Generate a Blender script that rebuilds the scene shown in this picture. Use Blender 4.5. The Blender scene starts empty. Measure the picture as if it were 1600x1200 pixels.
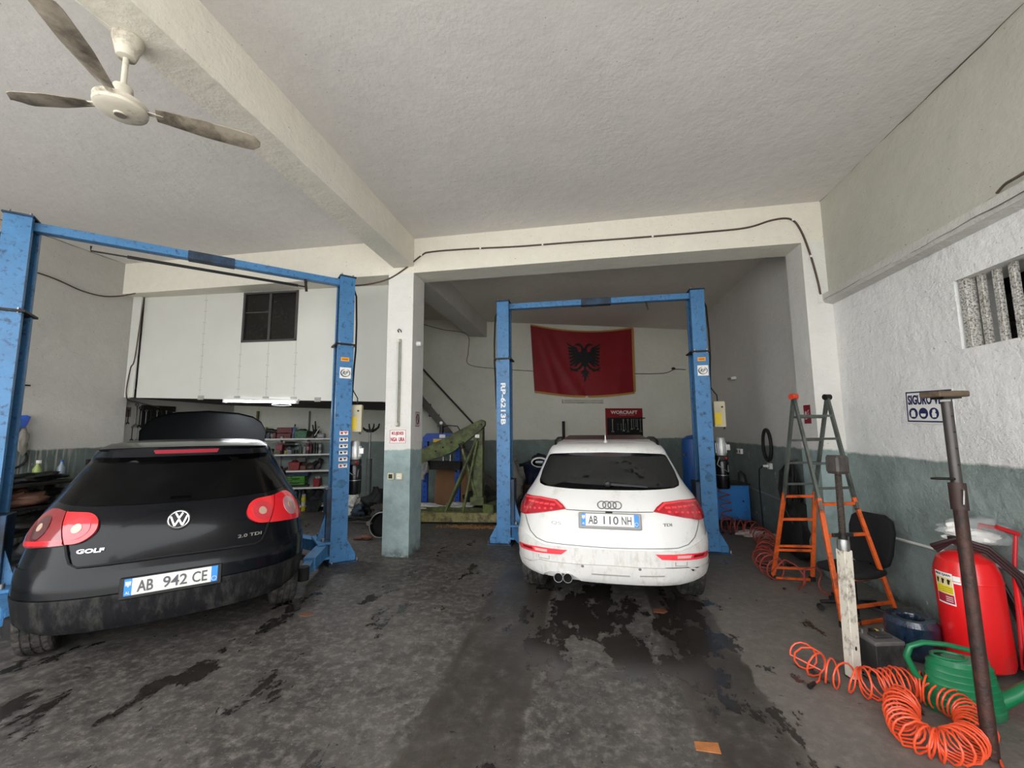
import bpy, bmesh, math, random
from mathutils import Vector, Matrix, noise
random.seed(7)
R = math.radians
SC = bpy.context.scene
COL = SC.collection
# ---------------------------------------------------------------- camera, sky, light, exposure
CAM_H = 1.65
YAW, PITCH, ROLL, FPX = R(10.02), R(6.263), R(-0.441), 644.9
f_ = Vector((-math.sin(YAW)*math.cos(PITCH), math.cos(YAW)*math.cos(PITCH), math.sin(PITCH)))
r_ = Vector((math.cos(YAW), math.sin(YAW), 0)); u_ = r_.cross(f_)
r2 = r_*math.cos(ROLL)+u_*math.sin(ROLL); u2 = -r_*math.sin(ROLL)+u_*math.cos(ROLL)
cd = bpy.data.cameras.new('camera'); cam = bpy.data.objects.new('camera', cd); COL.objects.link(cam)
cd.sensor_width = 36; cd.lens = FPX/1600*36; cd.clip_start = .05
m = Matrix((r2, u2, -f_)).transposed().to_4x4(); m.translation = (0, 0, CAM_H); cam.matrix_world = m
SC.camera = cam
wd = bpy.data.worlds.new('sky'); SC.world = wd; wd.use_nodes = True
bg = wd.node_tree.nodes['Background']; bg.inputs[0].default_value = (.97, .985, 1, 1); bg.inputs[1].default_value = 3.4
sl = bpy.data.lights.new('sun', 'SUN'); sl.energy = 2.6; sl.angle = R(25); so = bpy.data.objects.new('sun', sl); COL.objects.link(so)
so.rotation_euler = Vector((.1, -.62, -.78)).to_track_quat('-Z', 'Y').to_euler()  # added to light the unseen yard, which bounces it up to the ceiling
SC.view_settings.view_transform = 'Standard'; SC.view_settings.look = 'None'
SC.view_settings.exposure = 0.55; SC.view_settings.gamma = 1; SC.view_settings.use_curve_mapping = False
SC.cycles.max_bounces = 10; SC.cycles.diffuse_bounces = 8; SC.cycles.sample_clamp_indirect = 6

# ---------------------------------------------------------------- materials
def srgb(h):
    if isinstance(h, tuple): return h
    h = h.lstrip('#'); o = []
    for i in (0, 2, 4):
        c = int(h[i:i+2], 16)/255; o.append(c/12.92 if c <= .04045 else ((c+.055)/1.055)**2.4)
    return tuple(o)
class NT:
    def __init__(s, mat): s.t = mat.node_tree; s.l = s.t.links
    def n(s, typ, **k):
        nd = s.t.nodes.new(typ)
        for a, b in k.items():
            if a[0] == '_': nd.inputs[a[1:].replace('_', ' ')].default_value = b
            else: setattr(nd, a, b)
        return nd
    def k(s, a, b): s.l.new(a, b)
    def noise(s, vec, scale, detail=4, rough=.55):
        nd = s.n('ShaderNodeTexNoise'); nd.inputs['Scale'].default_value = scale; nd.inputs['Detail'].default_value = detail
        nd.inputs['Roughness'].default_value = rough
        if vec is not None: s.k(vec, nd.inputs['Vector'])
        return nd.outputs['Fac']
    def ramp(s, v, a, b, inv=False):
        nd = s.n('ShaderNodeMapRange'); nd.inputs[1].default_value = a; nd.inputs[2].default_value = b
        nd.inputs[3].default_value = 1 if inv else 0; nd.inputs[4].default_value = 0 if inv else 1
        s.k(v, nd.inputs[0]); return nd.outputs[0]
    def math(s, op, a, b):
        nd = s.n('ShaderNodeMath', operation=op)
        for i, v in enumerate((a, b)):
            if v is None: continue
            if isinstance(v, (int, float)): nd.inputs[i].default_value = v
            else: s.k(v, nd.inputs[i])
        return nd.outputs[0]
    def mix(s, fac, a, b):
        nd = s.n('ShaderNodeMix', data_type='RGBA')
        for i, v in ((0, fac), (6, a), (7, b)):
            if isinstance(v, (int, float)): nd.inputs[i].default_value = v
            elif isinstance(v, tuple): nd.inputs[i].default_value = (*v[:3], 1)
            else: s.k(v, nd.inputs[i])
        return nd.outputs[2]
    def mapv(s, vec, sc=(1, 1, 1)):
        nd = s.n('ShaderNodeMapping'); nd.inputs['Scale'].default_value = sc; s.k(vec, nd.inputs['Vector']); return nd.outputs[0]
_mc = {}
def M(name, col, rough=.5, metal=0., var=.12, scale=6., bump=0., bscale=60., dirt=None, damt=.5, dscale=3., coat=0., trans=0., alpha=1., emit=None, estr=1., ior=1.45, stretch=None, spec=.5):
    if name in _mc: return _mc[name]
    mt = bpy.data.materials.new(name); mt.use_nodes = True; t = NT(mt)
    b = mt.node_tree.nodes['Principled BSDF']; col = srgb(col)
    tc = t.n('ShaderNodeTexCoord').outputs['Object']
    if stretch: tc = t.mapv(tc, stretch)
    c = col
    if var:
        nf = t.noise(tc, scale)
        c = t.mix(t.ramp(nf, .3, .7), tuple(x*(1-var) for x in col), tuple(min(1, x*(1+var)) for x in col))
    if dirt is not None:
        nf = t.noise(tc, dscale, 6, .7)
        c = t.mix(t.ramp(nf, .62-damt*.4, .72-damt*.2), c, srgb(dirt))
    if isinstance(c, tuple): b.inputs['Base Color'].default_value = (*c, 1)
    else: t.k(c, b.inputs['Base Color'])
    b.inputs['Roughness'].default_value = rough; b.inputs['Metallic'].default_value = metal
    b.inputs['Coat Weight'].default_value = coat; b.inputs['Coat Roughness'].default_value = .06; b.inputs['Specular IOR Level'].default_value = spec
    b.inputs['Transmission Weight'].default_value = trans; b.inputs['Alpha'].default_value = alpha; b.inputs['IOR'].default_value = ior
    if emit: b.inputs['Emission Color'].default_value = (*srgb(emit), 1); b.inputs['Emission Strength'].default_value = estr
    if bump:
        bp = t.n('ShaderNodeBump'); bp.inputs['Strength'].default_value = bump; bp.inputs['Distance'].default_value = .01
        t.k(t.noise(tc, bscale, 3), bp.inputs['Height']); t.k(bp.outputs[0], b.inputs['Normal'])
    _mc[name] = mt; return mt

def plaster(name, upper, lower=None, zl=1.42, peel=.5, bump=.6, grime=.25, wob=.012, streak=0., gsc=1.0):
    """limewashed plaster: upper colour, painted dado below zl with peeled patches, trowel relief."""
    if name in _mc: return _mc[name]
    mt = bpy.data.materials.new(name); mt.use_nodes = True; t = NT(mt); b = mt.node_tree.nodes['Principled BSDF']
    pos = t.n('ShaderNodeNewGeometry').outputs['Position']; up = srgb(upper)
    n1 = t.noise(pos, .7*gsc, 5, .6); n2 = t.noise(pos, 9, 5, .65)
    c = t.mix(t.ramp(n1, .3, .75), tuple(x*(1-grime) for x in up), up)
    c = t.mix(t.math('MULTIPLY', t.ramp(n2, .35, .7, True), .16), c, tuple(x*.6 for x in up))
    n5 = t.noise(t.mapv(pos, (3, 3, 3)), 14, 2, .5)
    c = t.mix(t.math('MULTIPLY', t.ramp(n5, .72, .75), .55), c, (.05, .05, .045))
    if lower is not None:
        lo = srgb(lower)
        z = t.n('ShaderNodeSeparateXYZ'); t.k(pos, z.inputs[0]); z = z.outputs[2]
        w = t.math('MULTIPLY', t.math('SUBTRACT', t.noise(pos, 6, 4), .5), wob*4)
        zz = t.math('ADD', z, w)
        m_ = t.ramp(zz, zl-.012, zl+.012, True)
        nl = t.noise(pos, 3.2, 6, .7)
        lc = t.mix(t.ramp(nl, .3, .7), tuple(x*.68 for x in lo), tuple(min(1, x*1.12) for x in lo))
        n3 = t.noise(t.mapv(pos, (1, 1, .45)), 7.0, 7, .72)
        low = t.ramp(z, 0, zl, True)
        pe = t.ramp(t.math('ADD', n3, t.math('MULTIPLY', low, .05)), .76-.14*peel, .775-.14*peel)
        lc = t.mix(pe, lc, tuple(x*.8 for x in up))
        if streak:
            ns = t.noise(t.mapv(pos, (14, 14, .8)), 2.0, 4, .6)
            y_ = t.n('ShaderNodeSeparateXYZ'); t.k(pos, y_.inputs[0])
            lc = t.mix(t.math('MULTIPLY', t.math('MULTIPLY', t.ramp(ns, .52, .6), streak), t.ramp(y_.outputs[1], 4.6, 5.0, True)), lc, tuple(x*.6 for x in up))
        c = t.mix(m_, c, lc)
        ft = t.ramp(z, .0, .16, True)
        c = t.mix(t.math('MULTIPLY', ft, t.ramp(n2, .3, .6)), c, (.045, .042, .038))
    t.k(c, b.inputs['Base Color']); b.inputs['Roughness'].default_value = .75; b.inputs['Specular IOR Level'].default_value = .35
    bp = t.n('ShaderNodeBump'); bp.inputs['Strength'].default_value = bump; bp.inputs['Distance'].default_value = .028
    pk = t.ramp(t.noise(pos, 1.7, 4, .6), .35, .65)
    h = t.math('ADD', t.noise(pos, 4, 6, .68), t.math('MULTIPLY', t.math('MULTIPLY', t.noise(t.mapv(pos, (1, 1, 1.5)), 19, 5, .65), .6), pk))
    t.k(h, bp.inputs['Height']); t.k(bp.outputs[0], b.inputs['Normal'])
    _mc[name] = mt; return mt

def floor_material():
    mt = bpy.data.materials.new('oily_concrete'); mt.use_nodes = True; t = NT(mt); b = mt.node_tree.nodes['Principled BSDF']
    pos = t.n('ShaderNodeNewGeometry').outputs['Position']
    s = t.n('ShaderNodeSeparateXYZ'); t.k(pos, s.inputs[0]); X, Y = s.outputs[0], s.outputs[1]
    n1 = t.noise(pos, 1.1, 7, .66); n2 = t.noise(pos, 14, 6, .72); n3 = t.noise(t.mapv(pos, (1, .55, 1)), 3.1, 7, .68)
    c = t.mix(t.ramp(n1, .32, .7), srgb('#2c2927'), srgb('#5b5652'))
    c = t.mix(t.math('MULTIPLY', t.ramp(n2, .47, .66), .6), c, srgb('#7d7771'))
    sc = t.noise(t.mapv(pos, (5, 34, 1)), 1.6, 6, .75); c = t.mix(t.math('MULTIPLY', t.ramp(sc, .60, .70), .35), c, srgb('#8f8982'))
    c = t.mix(t.math('MULTIPLY', t.ramp(t.noise(pos, 5.5, 6, .7), .54, .62), .45), c, srgb('#262321'))
    c = t.mix(t.math('MULTIPLY', t.ramp(t.noise(pos, 60, 3, .6), .66, .70), .35), c, srgb('#b5b0aa'))
    # the paler dry margin at the right of the drive-in bay
    wx = t.math('ADD', X, t.math('MULTIPLY', t.math('SUBTRACT', t.noise(pos, 2.2, 5), .5), .22))
    dry = t.ramp(t.math('ADD', wx, t.math('MULTIPLY', Y, .035)), 1.10, 1.14)
    c = t.mix(t.math('MULTIPLY', dry, .35), c, srgb('#857e76'))
    # two smooth wheel strips cast into the slab
    e = t.math('MULTIPLY', t.math('SUBTRACT', t.noise(pos, 6, 6, .75), .5), .20)
    xe = t.math('ADD', X, e)
    def band(v, a, bb, s_=.015): return t.math('MULTIPLY', t.ramp(v, a, a+s_), t.ramp(v, bb-s_, bb, True))
    front = t.ramp(Y, 4.9, 5.2, True)
    s1 = t.math('MULTIPLY', band(xe, -1.0, -.38), front); s2 = t.math('MULTIPLY', band(xe, .55, 1.06), front)
    strips = t.math('MAXIMUM', s1, s2)
    c = t.mix(t.math('MULTIPLY', strips, t.ramp(n3, .38, .58, True)), c, srgb('#37322d'))
    c = t.mix(t.math('MULTIPLY', strips, .38), c, srgb('#3a342e'))
    # wet / oily blotches
    wcar = t.math('MULTIPLY', t.math('MULTIPLY', band(X, -.75, 1.25, .35), band(Y, 2.6, 4.9, .55)), .14)
    wgolf = t.math('MULTIPLY', t.math('MULTIPLY', band(X, -4.4, -1.3, .7), band(Y, 1.2, 4.4, .7)), .03)
    wt = t.ramp(t.math('ADD', t.math('ADD', n3, wcar), wgolf), .60, .625)
    c = t.mix(t.math('MULTIPLY', wt, .82), c, srgb('#1d1a18'))
    sp = t.ramp(t.noise(t.mapv(pos, (1, 1.6, 1)), 11, 4, .6), .66, .70)
    c = t.mix(t.math('MULTIPLY', sp, .75), c, srgb('#1c1a19'))
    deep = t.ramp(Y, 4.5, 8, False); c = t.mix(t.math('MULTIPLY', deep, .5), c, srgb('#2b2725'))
    t.k(c, b.inputs['Base Color'])
    rg = t.math('SUBTRACT', .62, t.math('MULTIPLY', t.math('MAXIMUM', wt, t.math('MULTIPLY', strips, .55)), .40)); t.k(rg, b.inputs['Roughness'])
    bp = t.n('ShaderNodeBump'); bp.inputs['Strength'].default_value = .35; bp.inputs['Distance'].default_value = .008
    t.k(t.math('MULTIPLY', n2, t.math('SUBTRACT', 1, t.math('MULTIPLY', wt, .8))), bp.inputs['Height']); t.k(bp.outputs[0], b.inputs['Normal'])
    return mt

# ---------------------------------------------------------------- mesh builder
class MB:
    def __init__(s): s.v = []; s.f = []
    def add(s, vs, fs, mtx=None):
        o = len(s.v); s.v += [tuple(mtx @ Vector(p)) if mtx else tuple(p) for p in vs]; s.f += [tuple(o+i for i in f) for f in fs]; return s
    def box(s, x0, x1, y0, y1, z0, z1, mtx=None, c=0.):
        if c:
            pts = []; 
            for (z, i) in ((z0, c), (z0+c, 0), (z1-c, 0), (z1, c)):
                for (px, py) in ((x0+c, y0), (x1-c, y0), (x1, y0+c), (x1, y1-c), (x1-c, y1), (x0+c, y1), (x0, y1-c), (x0, y0+c)):
                    pts.append((min(max(px, x0+i), x1-i), min(max(py, y0+i), y1-i), z))
            fs = [tuple(range(7, -1, -1)), tuple(range(24, 32))]
            for k in range(3):
                for j in range(8): fs.append((k*8+j, k*8+(j+1) % 8, k*8+8+(j+1) % 8, k*8+8+j))
            return s.add(pts, fs, mtx)
        vs = [(x0, y0, z0), (x1, y0, z0), (x1, y1, z0), (x0, y1, z0), (x0, y0, z1), (x1, y0, z1), (x1, y1, z1), (x0, y1, z1)]
        return s.add(vs, [(0, 3, 2, 1), (4, 5, 6, 7), (0, 1, 5, 4), (1, 2, 6, 5), (2, 3, 7, 6), (3, 0, 4, 7)], mtx)
    def bar(s, p0, p1, w, h, up=(0, 0, 1), w1=None, h1=None):
        p0, p1 = Vector(p0), Vector(p1); d = (p1-p0).normalized(); up = Vector(up)
        if abs(d.dot(up)) > .98: up = Vector((0, 1, 0))
        sd = d.cross(up).normalized(); u = sd.cross(d); vs = []
        for p, a, b in ((p0, w, h), (p1, w1 or w, h1 or h)):
            for i, j in ((-1, -1), (1, -1), (1, 1), (-1, 1)): vs.append(p+sd*a/2*i+u*b/2*j)
        return s.add(vs, [(0, 1, 2, 3), (7, 6, 5, 4), (0, 4, 5, 1), (1, 5, 6, 2), (2, 6, 7, 3), (3, 7, 4, 0)])
    def cyl(s, p0, p1, r0, r1=None, n=20, caps=True):
        return s.tube([p0, p1], [r0, r0 if r1 is None else r1], n, caps)
    def tube(s, pts, r, n=8, caps=True, closed=False):
        P = [Vector(p) for p in pts]; k = len(P); rr = r if isinstance(r, (list, tuple)) else [r]*k
        vs = []; pr = None
        for i, p in enumerate(P):
            if closed: d = (P[(i+1) % k]-P[i-1]).normalized()
            else: d = (P[min(i+1, k-1)]-P[max(i-1, 0)]).normalized()
            if pr is None: a = d.orthogonal().normalized()
            else: a = (pr-d*pr.dot(d)).normalized()
            pr = a; b = d.cross(a)
            for j in range(n):
                t = 2*math.pi*j/n; vs.append(p+(a*math.cos(t)+b*math.sin(t))*rr[i])
        fs = []
        for i in range(k if closed else k-1):
            i2 = (i+1) % k
            for j in range(n): fs.append((i*n+j, i*n+(j+1) % n, i2*n+(j+1) % n, i2*n+j))
        if caps and not closed: fs += [tuple(range(n-1, -1, -1)), tuple((k-1)*n+j for j in range(n))]
        return s.add(vs, fs)
    def lathe(s, prof, n=24, mtx=None, sx=1, sy=1, a0=0):
        """prof: (radius, height) pairs from bottom to top, about the local z axis"""
        vs = []; fs = []
        for (r, z) in prof:
            for j in range(n):
                t = 2*math.pi*j/n+a0; vs.append((r*math.cos(t)*sx, r*math.sin(t)*sy, z))
        for i in range(len(prof)-1):
            for j in range(n): fs.append((i*n+j, i*n+(j+1) % n, i*n+n+(j+1) % n, i*n+n+j))
        cl = tuple(prof[0]) == tuple(prof[-1])
        if prof[0][0] > 1e-5 and not cl: fs.append(tuple(range(n-1, -1, -1)))
        if prof[-1][0] > 1e-5 and not cl: fs.append(tuple((len(prof)-1)*n+j for j in range(n)))
        return s.add(vs, fs, mtx)
    def prism(s, poly, a, b, axis='z', mtx=None):
        def mk(p, t): return {'z': (p[0], p[1], t), 'y': (p[0], t, p[1]), 'x': (t, p[0], p[1])}[axis]
        n = len(poly); vs = [mk(p, a) for p in poly]+[mk(p, b) for p in poly]
        return s.add(vs, [tuple(range(n-1, -1, -1)), tuple(range(n, 2*n))]+[(i, (i+1) % n, n+(i+1) % n, n+i) for i in range(n)], mtx)
    def blob(s, c, rx, ry, rz, n=10, m=7, jit=0., seed=0):
        rnd = random.Random(seed); vs = []; fs = []
        for i in range(m+1):
            ph = math.pi*i/m
            for j in range(n):
                t = 2*math.pi*j/n; k = 1+jit*(rnd.random()-.5) if 0 < i < m else 1
                vs.append((c[0]+rx*k*math.sin(ph)*math.cos(t), c[1]+ry*k*math.sin(ph)*math.sin(t), c[2]-rz*k*math.cos(ph)))
        for i in range(m):
            for j in range(n): fs.append((i*n+j, i*n+(j+1) % n, i*n+n+(j+1) % n, i*n+n+j))
        return s.add(vs, fs)
    def build(s, name, mat, parent=None, smooth=35, bevel=0, mtx=None, fix=True):
        me = bpy.data.meshes.new(name); me.from_pydata([mtx @ Vector(p) for p in s.v] if mtx else s.v, [], s.f)
        bm = bmesh.new(); bm.from_mesh(me); bmesh.ops.remove_doubles(bm, verts=bm.verts, dist=1e-5)
        if fix: bmesh.ops.recalc_face_normals(bm, faces=bm.faces)
        bm.to_mesh(me); bm.free()
        if smooth: me.shade_smooth(); me.set_sharp_from_angle(angle=R(smooth))
        me.materials.append(mat)
        o = bpy.data.objects.new(name, me); COL.objects.link(o)
        if parent: o.parent = parent
        if bevel:
            b = o.modifiers.new('edge', 'BEVEL'); b.width = bevel; b.segments = 2; b.limit_method = 'ANGLE'; b.angle_limit = R(40)
        return o
def tag(o, label=None, cat=None, group=None, kind=None):
    for k, v in (('label', label), ('category', cat), ('group', group), ('kind', kind)):
        if v: o[k] = v
    return o
def thing(name, label, cat, loc=(0, 0, 0), rz=0, group=None, rot=None):
    o = bpy.data.objects.new(name, None); COL.objects.link(o); o.empty_display_size = .1
    o.location = loc; o.rotation_euler = rot or (0, 0, rz); return tag(o, label, cat, group)
def struct(name, mb, mat, parent=None, **k):
    o = mb.build(name, mat, parent, **k)
    if not parent: o['kind'] = 'structure'
    return o
def copy_tree(o, parent=None):
    c = o.copy(); COL.objects.link(c); c.parent = parent
    for ch in list(o.children): copy_tree(ch, c)
    return c
def text(name, body, mat, parent, mtx, w=None, h=None, depth=.002, shear=0, bold=0., size=1., spacing=1., align='CENTER'):
    """flat lettering as a mesh, fitted to width w and height h, lying in the local xy plane of mtx"""
    cu = bpy.data.curves.new(name, 'FONT'); cu.body = body; cu.extrude = depth/2; cu.offset = bold; cu.shear = shear; cu.space_character = spacing
    cu.align_x = 'LEFT'; cu.resolution_u = 3
    t = bpy.data.objects.new(name, cu); COL.objects.link(t); dg = bpy.context.evaluated_depsgraph_get()
    me = bpy.data.meshes.new_from_object(t.evaluated_get(dg)); bpy.data.objects.remove(t)
    xs = [v.co.x for v in me.vertices]; ys = [v.co.y for v in me.vertices]
    x0, x1, y0, y1 = min(xs), max(xs), min(ys), max(ys)
    sx = (w/(x1-x0)) if w else None; sy = (h/(y1-y0)) if h else None; sx = sx or sy; sy = sy or sx
    for v in me.vertices: v.co = mtx @ Vector(((v.co.x-(x0+x1)/2)*sx, (v.co.y-(y0+y1)/2)*sy, v.co.z))
    me.materials.clear(); me.materials.append(mat); me.name = name
    o = bpy.data.objects.new(name, me); COL.objects.link(o)
    if parent: o.parent = parent
    return o
def face_mtx(p, n, up=(0, 0, 1)):
    """frame at p: z along n (out of the surface), y up"""
    n = Vector(n).normalized(); x = Vector(up).cross(n).normalized(); y = n.cross(x)
    mm = Matrix((x, y, n)).transposed().to_4x4(); mm.translation = p; return mm
def drape(name, parent, mat, poly, fn, off, thick, cut=.05, s=1., smooth=50, cutz=None, kind=None):
    """a 2-D outline cut into a grid and laid on the surface fn(u, v, offset), with real thickness"""
    bm = bmesh.new(); vs = [bm.verts.new((p[0], p[1], 0)) for p in poly]; bm.faces.new(vs)
    bmesh.ops.triangulate(bm, faces=bm.faces)
    xs = [p[0] for p in poly]; ys = [p[1] for p in poly]; cutz = cutz or cut
    for lo, hi, st, nn in ((min(xs), max(xs), cut, (1, 0, 0)), (min(ys), max(ys), cutz, (0, 1, 0))):
        k = math.floor(lo/st)+1
        while k*st < hi:
            co = (k*st, 0, 0) if nn[0] else (0, k*st, 0)
            bmesh.ops.bisect_plane(bm, geom=bm.verts[:]+bm.edges[:]+bm.faces[:], plane_co=co, plane_no=nn, dist=1e-6); k += 1
    bm.verts.index_update(); V = [(v.co.x, v.co.y) for v in bm.verts]; n = len(V)
    F = [[v.index for v in f.verts] for f in bm.faces]
    B = [(e.verts[0].index, e.verts[1].index) for e in bm.edges if e.is_boundary]; bm.free()
    mb = MB(); mb.v = [tuple(c*s for c in fn(a, b, off)) for a, b in V]+[tuple(c*s for c in fn(a, b, off-thick)) for a, b in V]
    mb.f = [tuple(f) for f in F]+[(a, b, b+n, a+n) for a, b in B]
    o = mb.build(name, mat, parent, smooth)
    if kind: o['kind'] = kind
    return o
def ribbon(pts, w, closed=False):
    """outline polygon of a thin strip along a polyline"""
    L, Rr = [], []
    for i, p in enumerate(pts):
        a = Vector(pts[max(i-1, 0)]); b = Vector(pts[min(i+1, len(pts)-1)]); d = (b-a).normalized(); nn = Vector((-d.y, d.x))*w/2
        L.append((p[0]+nn.x, p[1]+nn.y)); Rr.append((p[0]-nn.x, p[1]-nn.y))
    return L+Rr[::-1]
mir = lambda poly: [(-a, b) for a, b in poly][::-1]
def ngon(cx, cy, rx, ry=None, n=24): return [(cx+rx*math.cos(2*math.pi*i/n), cy+(ry or rx)*math.sin(2*math.pi*i/n)) for i in range(n)]

# shared materials
WHITE = plaster('white_limewash', '#d9d8d2', bump=.55, grime=.10)
CEIL = plaster('ceiling_plaster', '#e2deda', bump=.32, grime=.12, gsc=.8)
WRU = plaster('upper_right_wall_plaster', '#c4c2b6', bump=.4, grime=.16)
BEAMM = plaster('beam_plaster', '#e2ddd0', bump=.5, grime=.08)
WR = plaster('right_wall_plaster', '#e8e8e6', '#8b9895', 1.365, .35, 1.0, .06)
WRB = plaster('back_right_wall_plaster', '#cbc9c4', '#707c79', 1.37, .72, .5, .15)
WB = plaster('back_wall_plaster', '#d3d2c5', '#717d79', 1.40, .3, .5, .15)
WL = plaster('left_wall_plaster', '#bab7b0', '#5f6a66', 1.43, .75, .5, .15, streak=.9)
PIL = plaster('pillar_plaster', '#dcdad4', '#93a5a3', 1.39, .25, .6, .08, wob=.03)
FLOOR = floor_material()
BLUE = M('lift_blue_paint', '#3f74a2', .42, 0, .12, 5, .15, 90, dirt='#27415a', damt=.22, dscale=17)
BLUED = M('lift_blue_inner', '#243f5c', .5, 0, .3, 9, .1, 60, dirt='#151a20', damt=.5)
STEEL = M('bare_steel', '#8d8d8b', .38, .85, .2, 20, .1, 80)
DSTEEL = M('dark_steel', '#2b2927', .5, .6, .3, 18, .2, 60)
CHROME = M('chrome', '#d8d8d8', .14, 1, 0)
BLACKR = M('black_rubber', '#141414', .75, 0, .25, 20, .25, 120)
BLACKP = M('black_plastic', '#0f0f10', .45, 0, .2, 20)
WHITEP = M('white_plastic', '#d9d8d4', .4, 0, .05)
PAPER = M('white_sticker', '#e3e2de', .55, 0, .04)
REDP = M('red_print', '#a81f2b', .5, 0, .05)
INK = M('black_ink', '#161616', .6, 0, 0)
GREYP = M('grey_plastic', '#6d6e6c', .5, 0, .15)
YEL = M('yellow_paint', '#d8b826', .5, 0, .1)
ORANGE = M('orange_label', '#e39a2a', .5, 0, .05)
CABLE = M('brown_cable', '#4b3b30', .6, 0, .2)
GREENC = M('crane_green_paint', '#5c6a38', .5, 0, .2, 7, .2, 60, dirt='#3d3a26', damt=.55, dscale=6)
PRESSB = M('press_blue_paint', '#16459c', .45, 0, .15, 8)
RUST = M('rusty_brown_paint', '#4a2f28', .55, .35, .35, 9, .4, 50, dirt='#2b2624', damt=.5, dscale=7)
# ================================================================ the building
ZC, ZL, YP, YB = 4.338, 3.839, 5.256, 5.647
ta = math.atan(.3715); TD = Vector((math.cos(ta), math.sin(ta), 0)); TN = Vector((math.sin(ta), -math.cos(ta), 0))
def BW(x, z, d=0.): p = Vector((x, 9.05+.3715*(x+3.68), z)); return p+TN*d          # back wall, d metres in front
pa = math.atan(.0522); PD = Vector((math.cos(pa), math.sin(pa), 0)); PN = Vector((math.sin(pa), -math.cos(pa), 0))
def PT(x, z, d=0.): p = Vector((x, 5.41+.0522*(x+7.21), z)); return p+PN*d          # mezzanine partition
def slab_quad(mb, a, b, z0, z1, th):   # vertical wall piece between plan points a, b (thickness th on the far side)
    a, b = Vector(a), Vector(b); n = Vector((-(b-a).y, (b-a).x)).normalized()*th
    P = [a, b, b+n, a+n]; return mb.prism([(p.x, p.y) for p in P], z0, z1)
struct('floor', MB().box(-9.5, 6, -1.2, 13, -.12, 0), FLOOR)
struct('ground_outside', MB().box(-16, 14, -26, -1.2, -.14, -.02), M('pale_bounce_yard', '#dedbd4', .8, 0, .08, 2))  # unseen yard, coloured extra pale to bounce light onto the ceiling
mb = MB().box(-7.6, 3.2, -1.2, YP+.05, ZC, ZC+.15); struct('ceiling', mb, CEIL)
mb = MB().box(-7.9, 3.2, YP+.05, 12, 4.255, ZC+.15); struct('ceiling', mb, plaster('back_ceiling_plaster', '#d8d0c8', bump=.35, grime=.14))
mb = MB().box(-7.6, -7.21, -1.2, 5.41, 0, ZC+.05); mb.box(-7.8, -7.4, 5.3, 8.2, 0, 4.4); struct('wall_left', mb, WL)
mb = MB()   # right wall with the barred opening left free
wy0, wy1, wz0, wz1 = 2.42, 3.69, 2.235, 2.775
for (y0, y1, z0, z1) in ((-1.2, YP+.03, 0, wz0), (-1.2, YP+.03, wz1, 3.22), (-1.2, wy0, wz0, wz1), (wy1, YP+.03, wz0, wz1)): mb.box(2.871, 3.2, y0, y1, z0, z1)
struct('wall_right', mb, WR, smooth=0)
struct('wall_right', MB().box(2.837, 3.2, -1.2, YP+.03, 3.2, ZC+.05), WRU, smooth=0)
struct('wall_right', MB().box(2.78, 3.15, YB-.02, 12, 0, 4.4), WRB)['label'] = 'grey plastered side wall of the rear bay'
mb = MB(); a, b = BW(-8.2, 0), BW(2.95, 0); slab_quad(mb, a.xy, b.xy, 0, 4.4, .25); struct('wall_back', mb, WB)
mb = MB().box(3.2, 3.62, wy0-.3, wy1+.3, wz0-.3, wz1+.3)
# niche behind the barred opening: rough block wall of real blocks
o = struct('niche_wall', MB().box(3.55, 3.7, wy0-.3, wy1+.6, wz0-.4, wz1+.5).box(3.2, 3.55, wy0-.3, wy1+.6, wz1+.35, wz1+.5).box(3.2, 3.55, wy0-.3, wy1+.6, wz0-.4, wz0-.25).box(3.2, 3.55, wy1+.5, wy1+.6, wz0-.4, wz1+.5).box(3.2, 3.55, wy0-.35, wy0-.3, wz0-.4, wz1+.5), M('dark_mortar', '#2a2826', .9, 0, .3))  # box sides around the block wall are added to keep sky light out
for r in range(3):
    for c in range(3):
        MB().box(3.5, 3.56, 2.86+c*.42+(r % 2)*.2, 3.25+c*.42+(r % 2)*.2, 2.05+r*.24, 2.27+r*.24, c=.012).build('block', M('concrete_block', '#55524e', .9, 0, .3, 12, .5, 40), o)
# structural beams and pillars
o = struct('pillar', MB().box(-2.689, -2.315, YP, YB, 0, ZL), PIL)
o = struct('pillar', MB().box(2.595, 2.9, YP, YB, 0, ZL), PIL); o['label'] = 'right hand pilaster of the rear bay opening'
struct('beam', MB().box(-2.69, 2.9, YP, YB, ZL, ZC+.02), BEAMM)
struct('beam', MB().box(-2.62, -2.315, -1.2, YP+.05, 3.93, ZC+.02, c=.006), BEAMM)
mb = MB(); mb.prism([(-7.4, 5.20), (-2.6, YP), (-2.6, 5.66), (-7.4, 5.42)], ZL, ZC+.02); struct('beam', mb, BEAMM)
struct('beam', MB().box(-2.69, -2.30, YB-.02, 10.2, 3.87, 4.3, c=.006), WRB)
mb = MB(); mb.prism([(2.9, 3.20), (2.80, 3.205), (2.765, 3.19), (2.765, 3.115), (2.785, 3.09), (2.9, 3.06)], -1.2, YP+.01, axis='y'); struct('trim_1', mb, plaster('ledge_plaster', '#d2d0ca', bump=.9, grime=.22), smooth=0)
mb = MB(); mb.box(2.72, 2.9, YP-.012, YP+.02, 3.09, 3.21, c=.005); struct('trim_2', mb, WHITE)
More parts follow.
